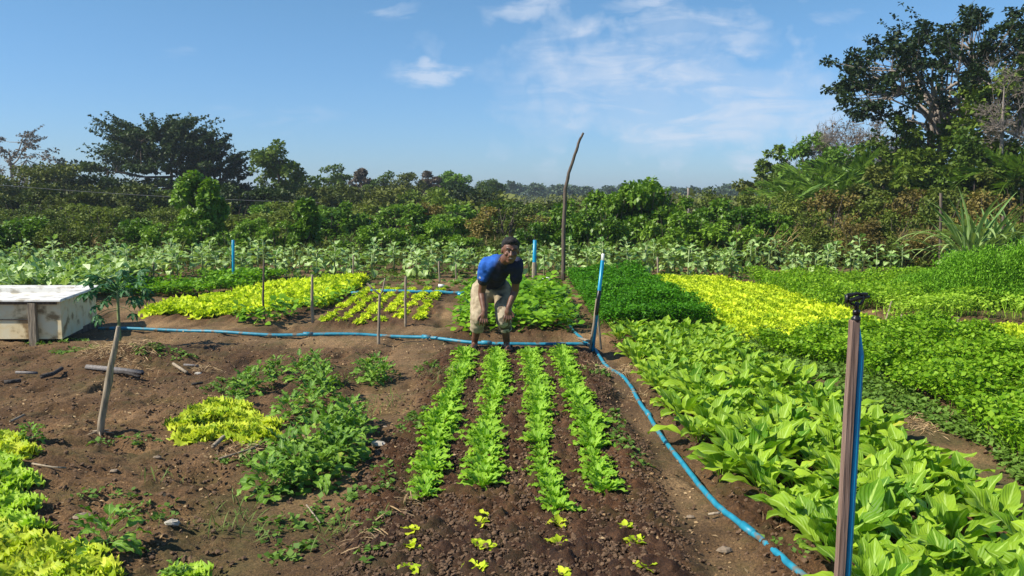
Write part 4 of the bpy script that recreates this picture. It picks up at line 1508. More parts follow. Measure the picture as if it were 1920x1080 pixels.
post('stake', [(855, 528), (855, 495)], G(855, 528).y, 0.012, 'greenish stake just left of the man before the collards', group=GS)
post('stake', [(1690, 640), (1691, 590)], G(1690, 640).y, 0.014, 'short stake in the green bed right of the sprinkler post', group=GS)
post('stake', [(1660, 600), (1672, 565)], G(1660, 600).y, 0.012, 'slanting white topped stick in the herb bed', group=GS)
post('stake', [(1797, 640), (1797, 594)], G(1797, 640).y, 0.014, 'stake at the corner of the small yellow patch', group=GS)
post('stake', [(1234, 525), (1233, 482)], G(1234, 525).y, 0.02, 'pale stake before the vines above the yellow bed', group=GS)
post('stake', [(288, 530), (288, 492)], G(288, 528).y, 0.022, 'pale stake under the collards behind the papaya seedling', group=GS)
post('stake', [(259, 530), (259, 496)], G(259, 528).y, 0.018, 'thin stake under the collards left of another stake', group=GS)
post('fence_post', [(1765, 470), (1764, 362)], 19.5, 0.032, 'dark fence post beside the arching blade plant', 'darkwood', 'post', 'dark posts in the scrub')
post('fence_post', [(1880, 480), (1881, 405)], 19.0, 0.03, 'dark short post at the right edge under the blades', 'darkwood', 'post', 'dark posts in the scrub')
post('fence_post', [(1292, 420), (1291, 352)], 36.0, 0.05, 'pale post rising beyond the vine hedge', 'palebark', 'post', 'dark posts in the scrub')
post('fence_post', [(905, 440), (905, 406)], 34.0, 0.13, 'pale stump standing in dry grass above the man', 'palebark', 'stump', 'pale stumps in dry grass')
post('fence_post', [(918, 440), (918, 404)], 34.5, 0.09, 'thinner pale stump right of the other stump in dry grass', 'palebark', 'stump', 'pale stumps in dry grass')

# ------------------------------------------------------------------ papaya seedling with its stake
def leaning_stake():
    b = G(187, 820)
    Y = b.y
    o = Vector((b.x, Y, Hs(b.x, Y)))
    t = thing('leaning_stake', o, 'bare leaning pale stick stuck in the soil before the young papaya', 'stake')
    ac = Acc()
    pts = [P(x_, y_, Y) - o for x_, y_ in [(187, 830), (190, 790), (198, 745), (204, 715), (207, 690), (216, 650), (222, 612)]]
    tube(ac, pts, [0.027, 0.026, 0.025, 0.030, 0.024, 0.021, 0.014], 8)
    tube(ac, [pts[3], pts[3] + Vector((-0.02, -0.005, 0.025))], [0.014, 0.009], 6)
    obj('shaft', ac.mesh('shaft', M['stake']), t)
    ac = Acc()
    for k_ in range(5):
        a_ = k_ * 1.3
        tube(ac, [Vector((0, 0, 0.02)), Vector((math.cos(a_) * 0.05, math.sin(a_) * 0.05, 0.01)), Vector((math.cos(a_) * 0.11, math.sin(a_) * 0.1, 0.0))], [0.008, 0.006, 0.003], 4)
    obj('root', ac.mesh('root', M['stake']), t)


leaning_stake()


def papaya():
    b = G(226, 652)
    Y = b.y
    g = Hs(b.x, Y)
    o = Vector((b.x, Y, g))
    t = thing('papaya_tree', o, 'young papaya with drooping lobed leaves growing on the small earth mound', 'papaya tree')
    pts2 = [P(x_, y_, Y) - o for x_, y_ in [(226, 660), (224, 625), (222, 590), (221, 560), (220, 545)]]
    ac = Acc()
    tube(ac, pts2, [0.02, 0.019, 0.017, 0.015, 0.012], 8)
    obj('trunk', ac.mesh('trunk', M['stem']), t)
    # one lobed leaf: seven narrow lobes from the petiole tip
    lv = []
    for sd in range(3):
        al = Acc()
        rr = random.Random(sd + 5)
        L = 0.30
        tube(al, [(0, 0, 0), (0, L * 0.5, 0.02), (0, L, -0.01)], 0.0045, 5)
        tip = np.array([0, L, -0.01])
        for j in range(7):
            a_ = (j - 3) * 0.78
            v, f, uv = leaf(0.16 - 0.014 * abs(j - 3), 0.06, 6, 2, 0.0, 1.1 + rr.uniform(-0.2, 0.3), 0.2, 0.05, 2, sd * 7 + j, peak=0.6, lobes=3, lobedepth=0.55)
            m = euler_mats(np.array([a_]), np.array([-0.35]), np.array([rr.uniform(-0.3, 0.3)]), np.array([1.0]))[0]
            al.add(v @ m.T + tip, f, uv, rr.random())
        lv.append(al.mesh('papaya_leaf', M['papaya']))
    top = pts2[-1]
    for i in range(24):
        az = i * 2.4 + random.uniform(-0.3, 0.3)
        el = -0.25 + 1.1 * (i / 24) + random.uniform(-0.1, 0.1)
        m = euler_mats(np.array([az]), np.array([el]), np.array([random.uniform(-0.2, 0.2)]), np.array([random.uniform(0.85, 1.1)]))[0]
        c = bpy.data.objects.new('leaf', lv[i % 3])
        COL.objects.link(c)
        c.parent = t
        mm = Matrix([list(r_) for r_ in m]).to_4x4()
        mm.translation = top + Vector((0, 0, -0.06 + 0.05 * i / 15))
        c.matrix_local = mm
    for az, h_ in ((1.9, -0.20), (2.6, -0.22), (4.3, -0.18)):
        m = euler_mats(np.array([az]), np.array([-0.25]), np.array([0.0]), np.array([0.8]))[0]
        c = bpy.data.objects.new('leaf', lv[1])
        COL.objects.link(c)
        c.parent = t
        mm = Matrix([list(r_) for r_ in m]).to_4x4()
        mm.translation = top + Vector((0, 0, h_))
        c.matrix_local = mm


papaya()

# ------------------------------------------------------------------ trees and shrubs
def cloud(ac, centers, radii, per, size, mat=0, flat=0.6, upb=0.3, tpl=None, shell=0.6, crnd=None):
    """leaves round clump centres"""
    centers = np.asarray(centers, float)
    radii = np.asarray(radii, float)
    per_ = np.maximum(8, (per * (radii / radii.mean()) ** 2).astype(int))
    c = np.repeat(centers, per_, 0)
    r = np.repeat(radii, per_)
    N = len(c)
    d = rng.normal(0, 1, (N, 3))
    d /= np.linalg.norm(d, axis=1)[:, None]
    q = shell + (1 - shell) * rng.random(N)
    q *= np.where(rng.random(N) < 0.3, rng.random(N), 1)
    p = c + d * (r * q)[:, None] * np.array([1, 1, flat])
    az = np.arctan2(-d[:, 0], d[:, 1]) + rng.normal(0, 0.9, N)
    el = d[:, 2] * 0.7 + rng.normal(upb - 0.3, 0.5, N)
    Ms = euler_mats(az, el, rng.normal(0, 0.6, N), size * rng.uniform(0.45, 1.35, N))
    cr_ = np.repeat(rng.random(len(centers)) if crnd is None else crnd, per_)
    tv, tf, tuv = tpl or (QV, QF, QUV)
    ac.scatter(tv, tf, tuv, Ms, p, np.clip(0.55 * cr_ + 0.45 * rng.random(N), 0, 1), mat)


def envelope(style, n, rr):
    """clump centres in a unit crown: x,y in -1..1, z in 0..1"""
    out = []
    while len(out) < n:
        x, y, z = rr.uniform(-1, 1), rr.uniform(-1, 1), rr.uniform(0, 1)
        r = math.hypot(x, y)
        if style == 'round':
            ok = r * r + (2 * z - 1) ** 2 < 1
        elif style == 'dome':
            ok = r * r + z * z < 1 and (r > 0.45 or z > 0.5 or rr.random() < 0.4)
        elif style == 'layered':
            zz = round(z * 5) / 5
            z = zz + rr.uniform(-0.03, 0.03)
            ok = r < 1.08 - 0.75 * max(0, z - 0.25) ** 1.3
        elif style == 'umbrella':
            ok = r < 1 and z > 0.35 and z < 1 - 0.3 * r * r and (z > 0.62 or r > 0.45)
        elif style == 'tall':
            ok = r < 0.9 * math.sin(math.pi * min(1, 0.15 + z * 0.85))
        else:
            ok = r < 1
        if ok:
            out.append((x, y, z))
    return out


def tree(px, ytop, wpx, Y, mat, label, style='round', ncl=40, per=70, lsize=0.25, bark='bark', z0=0.25, clr=0.16, cat='tree', group=None, seed=None, name='tree', flat=0.6, tips=0, bare=False, base_py=None, trunk_r=None, airy=0.0, nstem=1):
    seed = seed if seed is not None else int(px * 7 + Y)
    rr = random.Random(seed)
    top = P(px, ytop, Y)
    Hh = top.z
    hw = wpx / 1600 * Y / 2
    t = thing(name, (top.x, Y, 0), label, cat, group)
    cl_ = [(x * hw, y * hw, Hh * (z0 + (1 - z0) * z)) for x, y, z in envelope(style, ncl, rr)]
    rad = [hw * clr * rr.uniform(0.7, 1.35) for _ in cl_]
    # keep the top where it belongs
    cl_ = [(x, y, min(z, Hh - r_ * flat)) for (x, y, z), r_ in zip(cl_, rad)]
    tr = trunk_r or max(0.03, Hh * 0.022)
    ac = Acc()
    forks = []
    for s in range(nstem):
        fx, fy = rr.uniform(-0.12, 0.12) * hw * (1 + nstem), rr.uniform(-0.1, 0.1) * hw
        fork = Vector((fx, fy, Hh * (z0 + 0.12)))
        ox_ = fx * 0.5 if nstem > 1 else 0
        tube(ac, [(ox_, 0, -0.15), (ox_ + fx * 0.3, fy * 0.3, fork.z * 0.5), fork, (fx * 1.2, fy * 1.2, Hh * 0.75)], [tr * 1.3, tr, tr * 0.8, tr * 0.25], 7)
        forks.append(fork)
    hubs = []
    for (x, y, z) in cl_[:max(3, len(cl_) // 9)]:
        f0 = forks[rr.randrange(len(forks))]
        f = f0.lerp(Vector((f0.x * 1.2, f0.y * 1.2, Hh * 0.7)), rr.random() * max(0, min(1, (z - f0.z) / (Hh * 0.5))))
        e = Vector((x * 0.72, y * 0.72, f.z + (z - f.z) * 0.72))
        m = f.lerp(e, 0.5) + Vector((rr.uniform(-0.1, 0.1) * hw, 0, -0.06 * (e - f).length))
        tube(ac, [f, m, e], [tr * 0.5, tr * 0.38, tr * 0.24], 5, cap=False)
        hubs.append(e)
    for (x, y, z), r_ in zip(cl_, rad):
        e = Vector((x, y, z))
        f = min(hubs, key=lambda h_: (h_ - e).length)
        m = f.lerp(e, 0.55) + Vector((0, 0, -0.08 * (e - f).length + rr.uniform(0, 0.1) * Hh * 0.3))
        tube(ac, [f, m, e], [tr * 0.22, tr * 0.13, tr * 0.05], 4, cap=False)
        if bare:
            for _ in range(11):
                d = Vector((rr.uniform(-1, 1), rr.uniform(-1, 1), rr.uniform(-0.1, 1.2))).normalized() * r_ * rr.uniform(1.2, 2.4)
                q = m.lerp(e, rr.random())
                tube(ac, [q, q + d * 0.5 + Vector((0, 0, 0.02)), q + d], [tr * 0.16, tr * 0.11, tr * 0.07], 3, cap=False)
                for _ in range(4):
                    d2 = Vector((rr.uniform(-1, 1), rr.uniform(-1, 1), rr.uniform(-0.1, 1.2))).normalized() * r_ * rr.uniform(0.5, 1.0)
                    q2 = q + d * rr.uniform(0.3, 1)
                    tube(ac, [q2, q2 + d2], [tr * 0.10, tr * 0.05], 3, cap=False)
    obj('trunk', ac.mesh('trunk', M[bark]), t)
    ac = Acc()
    if tips:
        # long outreaching sprays at the outline
        cc, rd = [], []
        for _ in range(tips):
            a_ = rr.uniform(0, 6.283)
            zz = rr.uniform(0.35, 1.0)
            r0 = hw * (1.0 - 0.75 * max(0, zz - 0.3))
            d = Vector((math.cos(a_), math.sin(a_) * 0.6, rr.uniform(0.2, 0.55) + 0.5 * max(0, zz - 0.6)))
            f_ = rr.choice([rr.uniform(0.15, 0.6), rr.uniform(0.55, 0.8)]) if tips > 30 else 0.65
            p0 = Vector((math.cos(a_) * r0 * f_, math.sin(a_) * r0 * f_, Hh * (z0 + (1 - z0) * zz) * 0.93))
            ln = hw * rr.uniform(0.35, 0.62)
            for k_ in range(9):
                q = p0 + d * (ln * k_ / 9)
                if q.z > Hh * 1.05:
                    break
                cc.append(q)
                rd.append(hw * 0.036 * (1.25 - k_ / 9))
        cloud(ac, cc, rd, 12, lsize * 0.75, flat=0.4, upb=0.1)
    if not bare or per > 0:
        cloud(ac, cl_, rad, per, lsize, flat=flat)
    obj('crown', ac.mesh('crown', M[mat]), t)
    return t


def copy_tree(src, loc, scale, label, rz):
    r = src.copy()
    COL.objects.link(r)
    r.location = loc
    r.scale = scale
    r.rotation_euler = (0, 0, rz)
    r['label'] = label
    for ch in list(src.children):
        c = ch.copy()
        COL.objects.link(c)
        c.parent = r
    return r


# --- left side
tree(300, 226, 262, 60, 'tree_dark', 'large dark tree with flat layered sprays, tallest on the left', 'layered', 90, 90, 0.22, z0=0.2, clr=0.12, flat=0.35, tips=230)
tree(395, 250, 150, 62, 'tree_dark', 'dark layered tree at the right shoulder of the big dark tree', 'layered', 40, 80, 0.26, z0=0.2, clr=0.16, flat=0.35, tips=60)
tree(515, 256, 130, 58, 'tree_mid', 'airy mid green tree with knobbly top right of the dark tree', 'tall', 50, 90, 0.22, z0=0.25, clr=0.17, airy=1)
tree(572, 330, 90, 62, 'tree_mid', 'lower ragged tree at the right foot of the airy tree', 'round', 30, 110, 0.22, z0=0.2, clr=0.25)
tree(30, 238, 150, 85, 'tree_grey', 'pale feathery tree at the left edge', 'dome', 50, 60, 0.22, 'palebark', z0=0.3, clr=0.16, tips=8, flat=0.4)
tree(128, 300, 60, 90, 'tree_dark', 'small flat topped tree between the pale tree and the dark tree', 'umbrella', 16, 60, 0.35, z0=0.3, clr=0.28)
GT = 'bushy trees of the left wood'
for i, (px, yt, wp_, Y, mt) in enumerate([(20, 315, 130, 48, 'tree_olive'), (90, 305, 150, 50, 'tree_olive'), (175, 325, 110, 52, 'tree_dark'), (235, 345, 130, 44, 'tree_olive'), (60, 345, 140, 40, 'tree_olive'),
                                          (300, 350, 120, 46, 'tree_mid'), (440, 345, 130, 44, 'tree_dark'), (505, 350, 110, 46, 'tree_dark'), (150, 360, 120, 38, 'tree_olive'), (-50, 330, 120, 44, 'tree_olive')]):
    tree(px, yt, wp_, Y, mt, f'bushy {"olive" if "olive" in mt else "dark"} tree of the left wood, {nth(i + 1)} {"near the left edge" if px < 100 else "beneath the dark crown"}', 'round', 34, 190, 0.17, z0=0.03, clr=0.25, group=GT)
# --- middle wood
GM = 'trees of the wood in the middle distance'
MID = [(628, 308, 70, 75, 'tree_mid', 'round', 'dark rounded crown poking above the wood'), (675, 310, 46, 80, 'tree_grey', 'tall', 'greyish purple bare-looking crown'),
       (715, 322, 70, 80, 'tree_mid', 'round', 'even green crown beside the purple one'), (760, 324, 80, 78, 'tree_olive', 'round', 'olive crown in the middle wood'),
       (802, 318, 50, 82, 'tree_grey', 'round', 'reddish grey crown'), (850, 320, 60, 84, 'tree_bright', 'umbrella', 'pale green umbrella crown'),
       (885, 345, 120, 56, 'tree_dark', 'round', 'dark dense bush-like tree'), (920, 335, 50, 110, 'tree_mid', 'umbrella', 'small flat crown in the gap'),
       (650, 345, 120, 54, 'tree_olive', 'round', 'wide olive tree'), (600, 350, 90, 50, 'tree_olive', 'round', 'low olive tree'), (730, 350, 120, 52, 'tree_olive', 'round', 'wide brownish olive tree'),
       (800, 352, 110, 52, 'tree_mid', 'round', 'green round tree'), (990, 385, 90, 48, 'tree_mid', 'round', 'low tree behind the man'), (1040, 380, 70, 52, 'tree_olive', 'round', 'low olive tree by the crooked pole'),
       (835, 372, 90, 44, 'tree_mid', 'round', 'lower green bush-tree'), (700, 378, 110, 42, 'tree_olive', 'round', 'lower olive bush-tree'), (950, 378, 90, 46, 'tree_mid', 'round', 'lower tree above the stumps')]
for px, yt, wp_, Y, mt, st, lb in MID:
    tree(px, yt, wp_, Y, mt, f'{lb}, in the middle wood left of the pole', st, 34, 150, 0.19, z0=0.05 if st == 'round' else 0.3, clr=0.26, group=GM,
         bark='palebark' if 'grey' in mt else 'bark')
# --- far tree line, copies of a few trees
GF = 'far trees on the horizon'
protos = [tree(960, 341, 30, 230, 'tree_far', 'far hazy tree with an umbrella crown left of the pole', 'umbrella', 14, 40, 0.7, z0=0.3, clr=0.33, group=GF),
          tree(1005, 344, 28, 240, 'tree_far', 'far hazy round tree just left of the pole', 'round', 14, 40, 0.7, z0=0.2, clr=0.36, group=GF),
          tree(1100, 341, 34, 235, 'tree_far', 'far hazy broad tree just right of the pole', 'dome', 16, 40, 0.7, z0=0.15, clr=0.33, group=GF)]
fx = -170
nF = 0
farx = [(px, 351 + random.uniform(-7, 4)) for px in range(905, 1420, 15)] + [(px, 350 + random.uniform(-5, 5)) for px in range(-60, 900, 40)]
for k, (px, yt) in enumerate(farx):
    Y = random.uniform(225, 290)
    src = protos[k % 3]
    h_ = P(px, yt, Y).z
    h0 = P(960, 342, 235).z
    s = h_ / h0
    nF += 1
    copy_tree(src, (P(px, 350, Y).x, Y, 0), (s * random.uniform(1.0, 1.5),) * 2 + (s,), f'distant hazy tree, {nth(k + 1)} along the horizon line', random.uniform(0, 6))
# a low far wood closing the horizon
ac = Acc()
n = 900
X = rng.uniform(-260, 330, n)
Yf = rng.uniform(295, 330, n)
cloud(ac, np.stack([X, Yf, rng.uniform(0.5, 3.4, n)], -1), rng.uniform(1.5, 3, n), 22, 1.1)
tag(obj('far_wood', ac.mesh('far_wood', M['tree_far'])), 'low hazy wood closing off the horizon', 'woodland', None, 'stuff')

n = 900
Yf = rng.uniform(50, 220, n)
X = rng.uniform(-1, 1, n) * Yf * 0.66
ac = Acc()
cloud(ac, np.stack([X, Yf, rng.uniform(0.2, 1.0, n)], -1), rng.uniform(0.9, 2.0, n), 60, 0.4)
tag(obj('distant_scrub', ac.mesh('distant_scrub', M['tree_olive'])), 'low green scrub covering the flat land beyond the wood', 'scrub', None, 'stuff')

# --- right side
tree(1795, 14, 440, 34, 'tree_dark', 'towering airy tree with spreading crown at the right', 'umbrella', 300, 62, 0.15, 'palebark', z0=0.30, clr=0.058, flat=0.5, tips=28, trunk_r=0.14, nstem=3)
tree(1900, 70, 260, 31, 'tree_mid', 'dense tall tree cut by the right edge', 'tall', 90, 75, 0.17, 'palebark', z0=0.25, clr=0.12, trunk_r=0.13, nstem=2)
tree(1700, 175, 200, 34, 'tree_mid', 'dark lower crown hanging left of the towering tree', 'tall', 60, 55, 0.17, z0=0.2, clr=0.11, tips=6)
tree(1600, 214, 210, 44, 'tree_grey', 'leafless greyish brown tree behind the palms', 'dome', 80, 45, 0.13, 'palebark', z0=0.3, clr=0.15, bare=True, trunk_r=0.1)
tree(1895, 60, 120, 29, 'tree_grey', 'pinkish bare branches in front of the tall tree at the right edge', 'dome', 22, 4, 0.1, 'palebark', z0=0.45, clr=0.2, bare=True, trunk_r=0.07)
tree(1520, 250, 110, 44, 'tree_bright', 'fresh green round tree left of the bare grey tree', 'round', 40, 120, 0.17, z0=0.2, clr=0.22)
tree(1455, 262, 80, 47, 'tree_mid', 'ragged small tree at the left end of the right wood', 'tall', 24, 60, 0.22, z0=0.25, clr=0.22, tips=4)
tree(1600, 270, 170, 40, 'tree_bright', 'broad fresh green tree below the bare one', 'round', 50, 120, 0.17, z0=0.1, clr=0.22)
tree(1420, 330, 80, 50, 'tree_olive', 'low olive tree where the right wood meets the horizon', 'round', 22, 70, 0.25, z0=0.1, clr=0.26)
tree(1760, 150, 150, 37, 'tree_mid', 'leafy green tree filling the space behind the towering trunk', 'tall', 60, 90, 0.17, z0=0.1, clr=0.17)
tree(1730, 275, 150, 31, 'tree_mid', 'dark shaded tree under the towering crown', 'round', 50, 150, 0.16, z0=0.05, clr=0.22)
tree(1850, 235, 200, 30, 'tree_mid', 'thick green tree below the dense tall tree', 'round', 70, 150, 0.15, z0=0.05, clr=0.2)
tree(1840, 300, 150, 29, 'tree_olive', 'dark low tree behind the arching blade plant', 'round', 44, 150, 0.14, z0=0.05, clr=0.22)
tree(1665, 310, 120, 28, 'tree_olive', 'olive shrub-like tree right of the palms', 'round', 38, 130, 0.14, z0=0.05, clr=0.24)

# --- palms
def frond_mesh(L, seed):
    rr = random.Random(seed)
    ac = Acc()
    pts = []
    y = z = 0.0
    phi = 0.0
    n = 16
    for i in range(n + 1):
        pts.append((0, y, z))
        y += L / n * math.cos(phi)
        z += L / n * math.sin(phi)
        phi -= 0.085 + 0.02 * rr.random()
    tube(ac, pts, [0.02 * (1 - 0.8 * i / n) for i in range(n + 1)], 4, cap=False)
    for i in range(2, n + 1):
        for s in (-1, 1):
            for h_ in (0, 0.5):
                k = min(i, n) - h_
                a0, a1 = pts[int(k)], pts[min(n, int(k) + (1 if h_ else 0))]
                b = np.array([(a0[j] + a1[j]) / 2 for j in range(3)])
                Lf = L * 0.27 * math.sin(math.pi * (0.12 + 0.8 * i / n)) * rr.uniform(0.85, 1.1)
                m = euler_mats(np.array([-s * (0.95 - 0.03 * i)]), np.array([rr.uniform(-0.5, 0.1)]), np.array([s * 0.4]), np.array([Lf]))[0]
                ac.add((BV * np.array([1.5, 1, 1])) @ m.T + b, BF, BUV, rr.random())
    return ac.mesh('frond', M['palm'])


FR = [frond_mesh(2.0, i) for i in range(3)]


def palm(px, ytop, Y, sc, label, nf=18, zb=0.5):
    top = P(px, ytop, Y)
    t = thing('palm_tree', (top.x, Y, 0), label, 'palm', 'palms at the foot of the right wood')
    hub = max(0.3, top.z - 1.35 * sc)
    ac = Acc()
    tube(ac, [(0, 0, -0.1), (0, 0.02, hub * 0.5), (0, 0, hub)], [0.16 * sc, 0.15 * sc, 0.12 * sc], 8)
    obj('trunk', ac.mesh('trunk', M['bark']), t)
    for i in range(nf):
        c = bpy.data.objects.new('frond', FR[i % 3])
        COL.objects.link(c)
        c.parent = t
        el = 0.35 + 0.95 * (i / nf) + random.uniform(-0.1, 0.1)
        m = euler_mats(np.array([i * 2.4]), np.array([el]), np.array([0.0]), np.array([sc * random.uniform(0.8, 1.1)]))[0]
        mm = Matrix([list(r_) for r_ in m]).to_4x4()
        mm.translation = Vector((0, 0, hub))
        c.matrix_local = mm


for a_ in [(1535, 290, 33, 1.3, 'bright feathery palm left of the bare grey tree'), (1605, 275, 34, 1.4, 'upright palm with fronds against the fresh green tree'),
           (1665, 282, 33, 1.3, 'palm right of the upright palm in the scrub'), (1480, 320, 31, 1.0, 'small low palm at the left of the palms'), (1700, 300, 33, 0.9, 'shaded palm under the towering tree'),
           (1905, 250, 28.5, 1.3, 'drooping palm cut by the right edge'), (1578, 320, 32, 0.8, 'short palm in front of the upright one')]:
    palm(*a_)

# --- vine covered shrubs and hedge
VQ = leaf(1, 0.85, 2, 2, 0.0, 0.4, 0.2, seed=4, peak=0.5)


def shrub_mesh(mat, w, h, seed, ncl, per, ls, tpl=None, flat=0.8):
    rr = random.Random(seed)
    ac = Acc()
    cc, rd = [], []
    while len(cc) < ncl:
        x, y, z = rr.uniform(-1, 1), rr.uniform(-1, 1), rr.uniform(0, 1)
        q = x * x + y * y + z * z
        if 0.3 < q < 1:
            r_ = w * 0.5 * rr.uniform(0.12, 0.30)
            cc.append((x * w / 2, y * w / 2 * 0.8, max(0.08, z * h - r_ * 0.5)))
            rd.append(r_)
    cloud(ac, cc, rd, per, ls, flat=flat, tpl=tpl, upb=0.1, shell=0.55)
    return ac.mesh('foliage', M[mat])


def stem_mesh(w, h, seed):
    rr = random.Random(seed)
    ac = Acc()
    for _ in range(7):
        a_ = rr.uniform(0, 6.28)
        r_ = rr.uniform(0.1, 0.35) * w
        tube(ac, [(0.05 * math.cos(a_), 0.05 * math.sin(a_), -0.1), (r_ * 0.5 * math.cos(a_), r_ * 0.5 * math.sin(a_), h * 0.4), (r_ * math.cos(a_), r_ * math.sin(a_), h * 0.8)],
             [0.02, 0.015, 0.006], 4, cap=False)
    return ac.mesh('stem', M['bark'])


SH = {}
for key, mat in (('vine', 'vine'), ('scrub', 'scrub'), ('brown', 'brownscrub')):
    SH[key] = [(shrub_mesh(mat, 2.0, 1.5, 10 * i + len(key), 34, 170 if key == 'vine' else 150, 0.095 if key == 'vine' else 0.07, VQ if key == 'vine' else None), stem_mesh(2.0, 1.5, i)) for i in range(4)]


SHZ = {fm.name: max(v.co.z for v in fm.vertices) for l_ in SH.values() for fm, _s in l_}


def shrub(key, x, y, w, h, label, name='shrub', group=None):
    fm, sm = SH[key][random.randrange(4)]
    t = thing(name, (x, y, 0), label, 'shrub', group, random.choice([0, 3.14]) + random.uniform(-0.5, 0.5))
    t.scale = (w / 2, w / 2, h / SHZ[fm.name])
    obj('foliage', fm, t)
    obj('stem', sm, t)


# (px centre, top y, width px, distance, kind)
HED = [(-20, 415, 90, 22, 'vine'), (45, 412, 110, 22.5, 'vine'), (120, 420, 100, 22, 'scrub'), (190, 425, 100, 22, 'scrub'), (250, 415, 90, 23, 'vine'), (310, 425, 90, 22, 'vine'), (370, 420, 100, 22.5, 'vine'),
       (465, 415, 80, 23, 'vine'), (520, 420, 80, 22.5, 'vine'), (430, 440, 80, 21.5, 'vine'), (610, 455, 80, 22, 'scrub'), (660, 450, 90, 22, 'vine'), (715, 425, 90, 22.5, 'vine'), (770, 415, 90, 23, 'vine'),
       (825, 420, 80, 23, 'vine'), (880, 450, 80, 22, 'vine'), (930, 455, 80, 21.5, 'scrub'), (990, 425, 70, 22.5, 'vine'), (1030, 410, 80, 23, 'vine'),
       (1085, 375, 110, 23, 'vine'), (1150, 358, 120, 24, 'vine'), (1120, 395, 110, 21.5, 'vine'), (1215, 340, 130, 24, 'vine'), (1270, 370, 110, 23.5, 'vine'), (1330, 375, 120, 23, 'vine'), (1390, 385, 120, 22.5, 'vine'),
       (1440, 400, 100, 22, 'vine'), (1300, 400, 120, 21.5, 'vine'), (1370, 415, 110, 21.2, 'vine'), (1250, 405, 80, 22.4, 'vine'),
       (1500, 400, 120, 23, 'scrub'), (1560, 395, 120, 23, 'scrub'), (1620, 410, 120, 22, 'brown'), (1680, 400, 110, 22, 'scrub'), (1530, 440, 110, 21, 'scrub'), (1600, 445, 110, 21, 'brown'), (1670, 445, 110, 21, 'scrub'),
       (1730, 430, 90, 21, 'brown'), (1800, 430, 100, 22, 'scrub'), (1880, 430, 110, 21, 'scrub'), (1940, 420, 100, 21, 'scrub'),
       (1480, 360, 130, 27, 'scrub'), (1560, 352, 140, 27, 'brown'), (1640, 358, 140, 26.5, 'scrub'), (1700, 355, 130, 26, 'brown'), (1770, 350, 130, 25, 'scrub'), (1850, 355, 130, 24.5, 'brown'), (1920, 350, 120, 24, 'brown'),
       (1420, 365, 100, 30, 'scrub'), (1340, 352, 80, 34, 'scrub')]
hr = random.Random(5)
for k in range(44):
    px = -40 + 1120 * (k + hr.uniform(-0.3, 0.3)) / 43
    HED.append((px, hr.uniform(382, 412), hr.uniform(90, 130), hr.uniform(26, 36), hr.choice(['scrub', 'scrub', 'scrub', 'vine', 'vine', 'brown'] if px > 560 else ['scrub', 'scrub', 'vine'])))
for i, (px, yt, wp_, Y, key) in enumerate(HED):
    tp = P(px, yt - (7 if px < 1060 else 2), Y)
    side = 'left of the man' if px < 950 else 'in the vine mound right of the pole' if px < 1470 else 'in the scrub on the right'
    nn = 1 + sum(1 for q in HED if q[0] < px and (q[0] < 950) == (px < 950) and (q[0] < 1470) == (px < 1470))
    shrub(key, tp.x, Y, wp_ / 1600 * Y * 1.25, tp.z * 1.02, f'{dict(vine="glossy vine-covered", scrub="olive leafy", brown="brownish dry")[key]} shrub, {nth(nn)} from the left {side}', 'shrub' if key != 'vine' else 'vine_shrub',
          'shrubs of the hedge behind the collards')
# vine towers
def vine_tower(px, yt, wp_, Y, label, seed):
    tp = P(px, yt, Y)
    w = wp_ / 1600 * Y
    rr = random.Random(seed)
    t = thing('vine_covered_tree', (tp.x, Y, 0), label, 'tree', 'trees smothered in vines')
    cc, rd = [], []
    for _ in range(46):
        z = rr.random()
        a_ = rr.uniform(0, 6.28)
        wr = w / 2 * (0.92 + 0.10 * math.sin(z * 7 + seed)) * math.sqrt(max(0.05, 1 - z ** 3))
        cc.append((math.cos(a_) * wr * 0.75, math.sin(a_) * wr * 0.75, z * tp.z * 0.93))
        rd.append(w * 0.15)
    ac = Acc()
    cloud(ac, cc, rd, 190, 0.115, tpl=VQ, flat=1.0, upb=-0.2)
    obj('crown', ac.mesh('crown', M['vine']), t)
    ac = Acc()
    tube(ac, [(0, 0, -0.1), (0.05, 0, tp.z * 0.5), (0, 0, tp.z * 0.9)], [0.09, 0.07, 0.03], 7)
    for _ in range(5):
        a_ = rr.uniform(0, 6.28)
        tube(ac, [(0, 0, tp.z * rr.uniform(0.3, 0.7)), (math.cos(a_) * w * 0.35, math.sin(a_) * w * 0.35, tp.z * rr.uniform(0.7, 0.9))], [0.03, 0.01], 4, cap=False)
    obj('trunk', ac.mesh('trunk', M['bark']), t)


vine_tower(368, 322, 110, 23.5, 'tall rounded tree smothered in leafy vines left of the riser pipe', 3)
vine_tower(572, 372, 60, 23, 'narrow vine-smothered column right of the rounded one', 5)
vine_tower(1222, 335, 90, 25, 'highest vine-smothered crown of the mound right of the pole', 8)
vine_tower(1170, 350, 60, 26, 'lower vine-smothered crown left of the highest one', 9)

# dry and olive grass between hedge and wood
def grass_field(name, label, mat, n, region, hgt, keep=None, wd=1.0):
    ac = Acc()
    x, y = region(n)
    if keep is not None:
        k = keep(x, y)
        x, y = x[k], y[k]
    N = len(x)
    Ms = euler_mats(rng.uniform(0, 6.28, N), rng.normal(1.25, 0.2, N), rng.uniform(-1, 1, N), hgt * rng.uniform(0.5, 1.2, N) * (1 + 0.8 * vnoise(x, y, 0.35, 51)))
    ac.scatter(BV * np.array([wd, 1, 1]), BF, BUV, Ms, np.stack([x, y, H(x, y) - 0.02], -1))
    return tag(obj(name, ac.mesh(name, mat)), label, 'grass', None, 'stuff')


def reg_field(n):
    y = 23 + 30 * rng.random(n) ** 1.6
    return rng.uniform(-1, 1, n) * (0.63 * y + 1), y


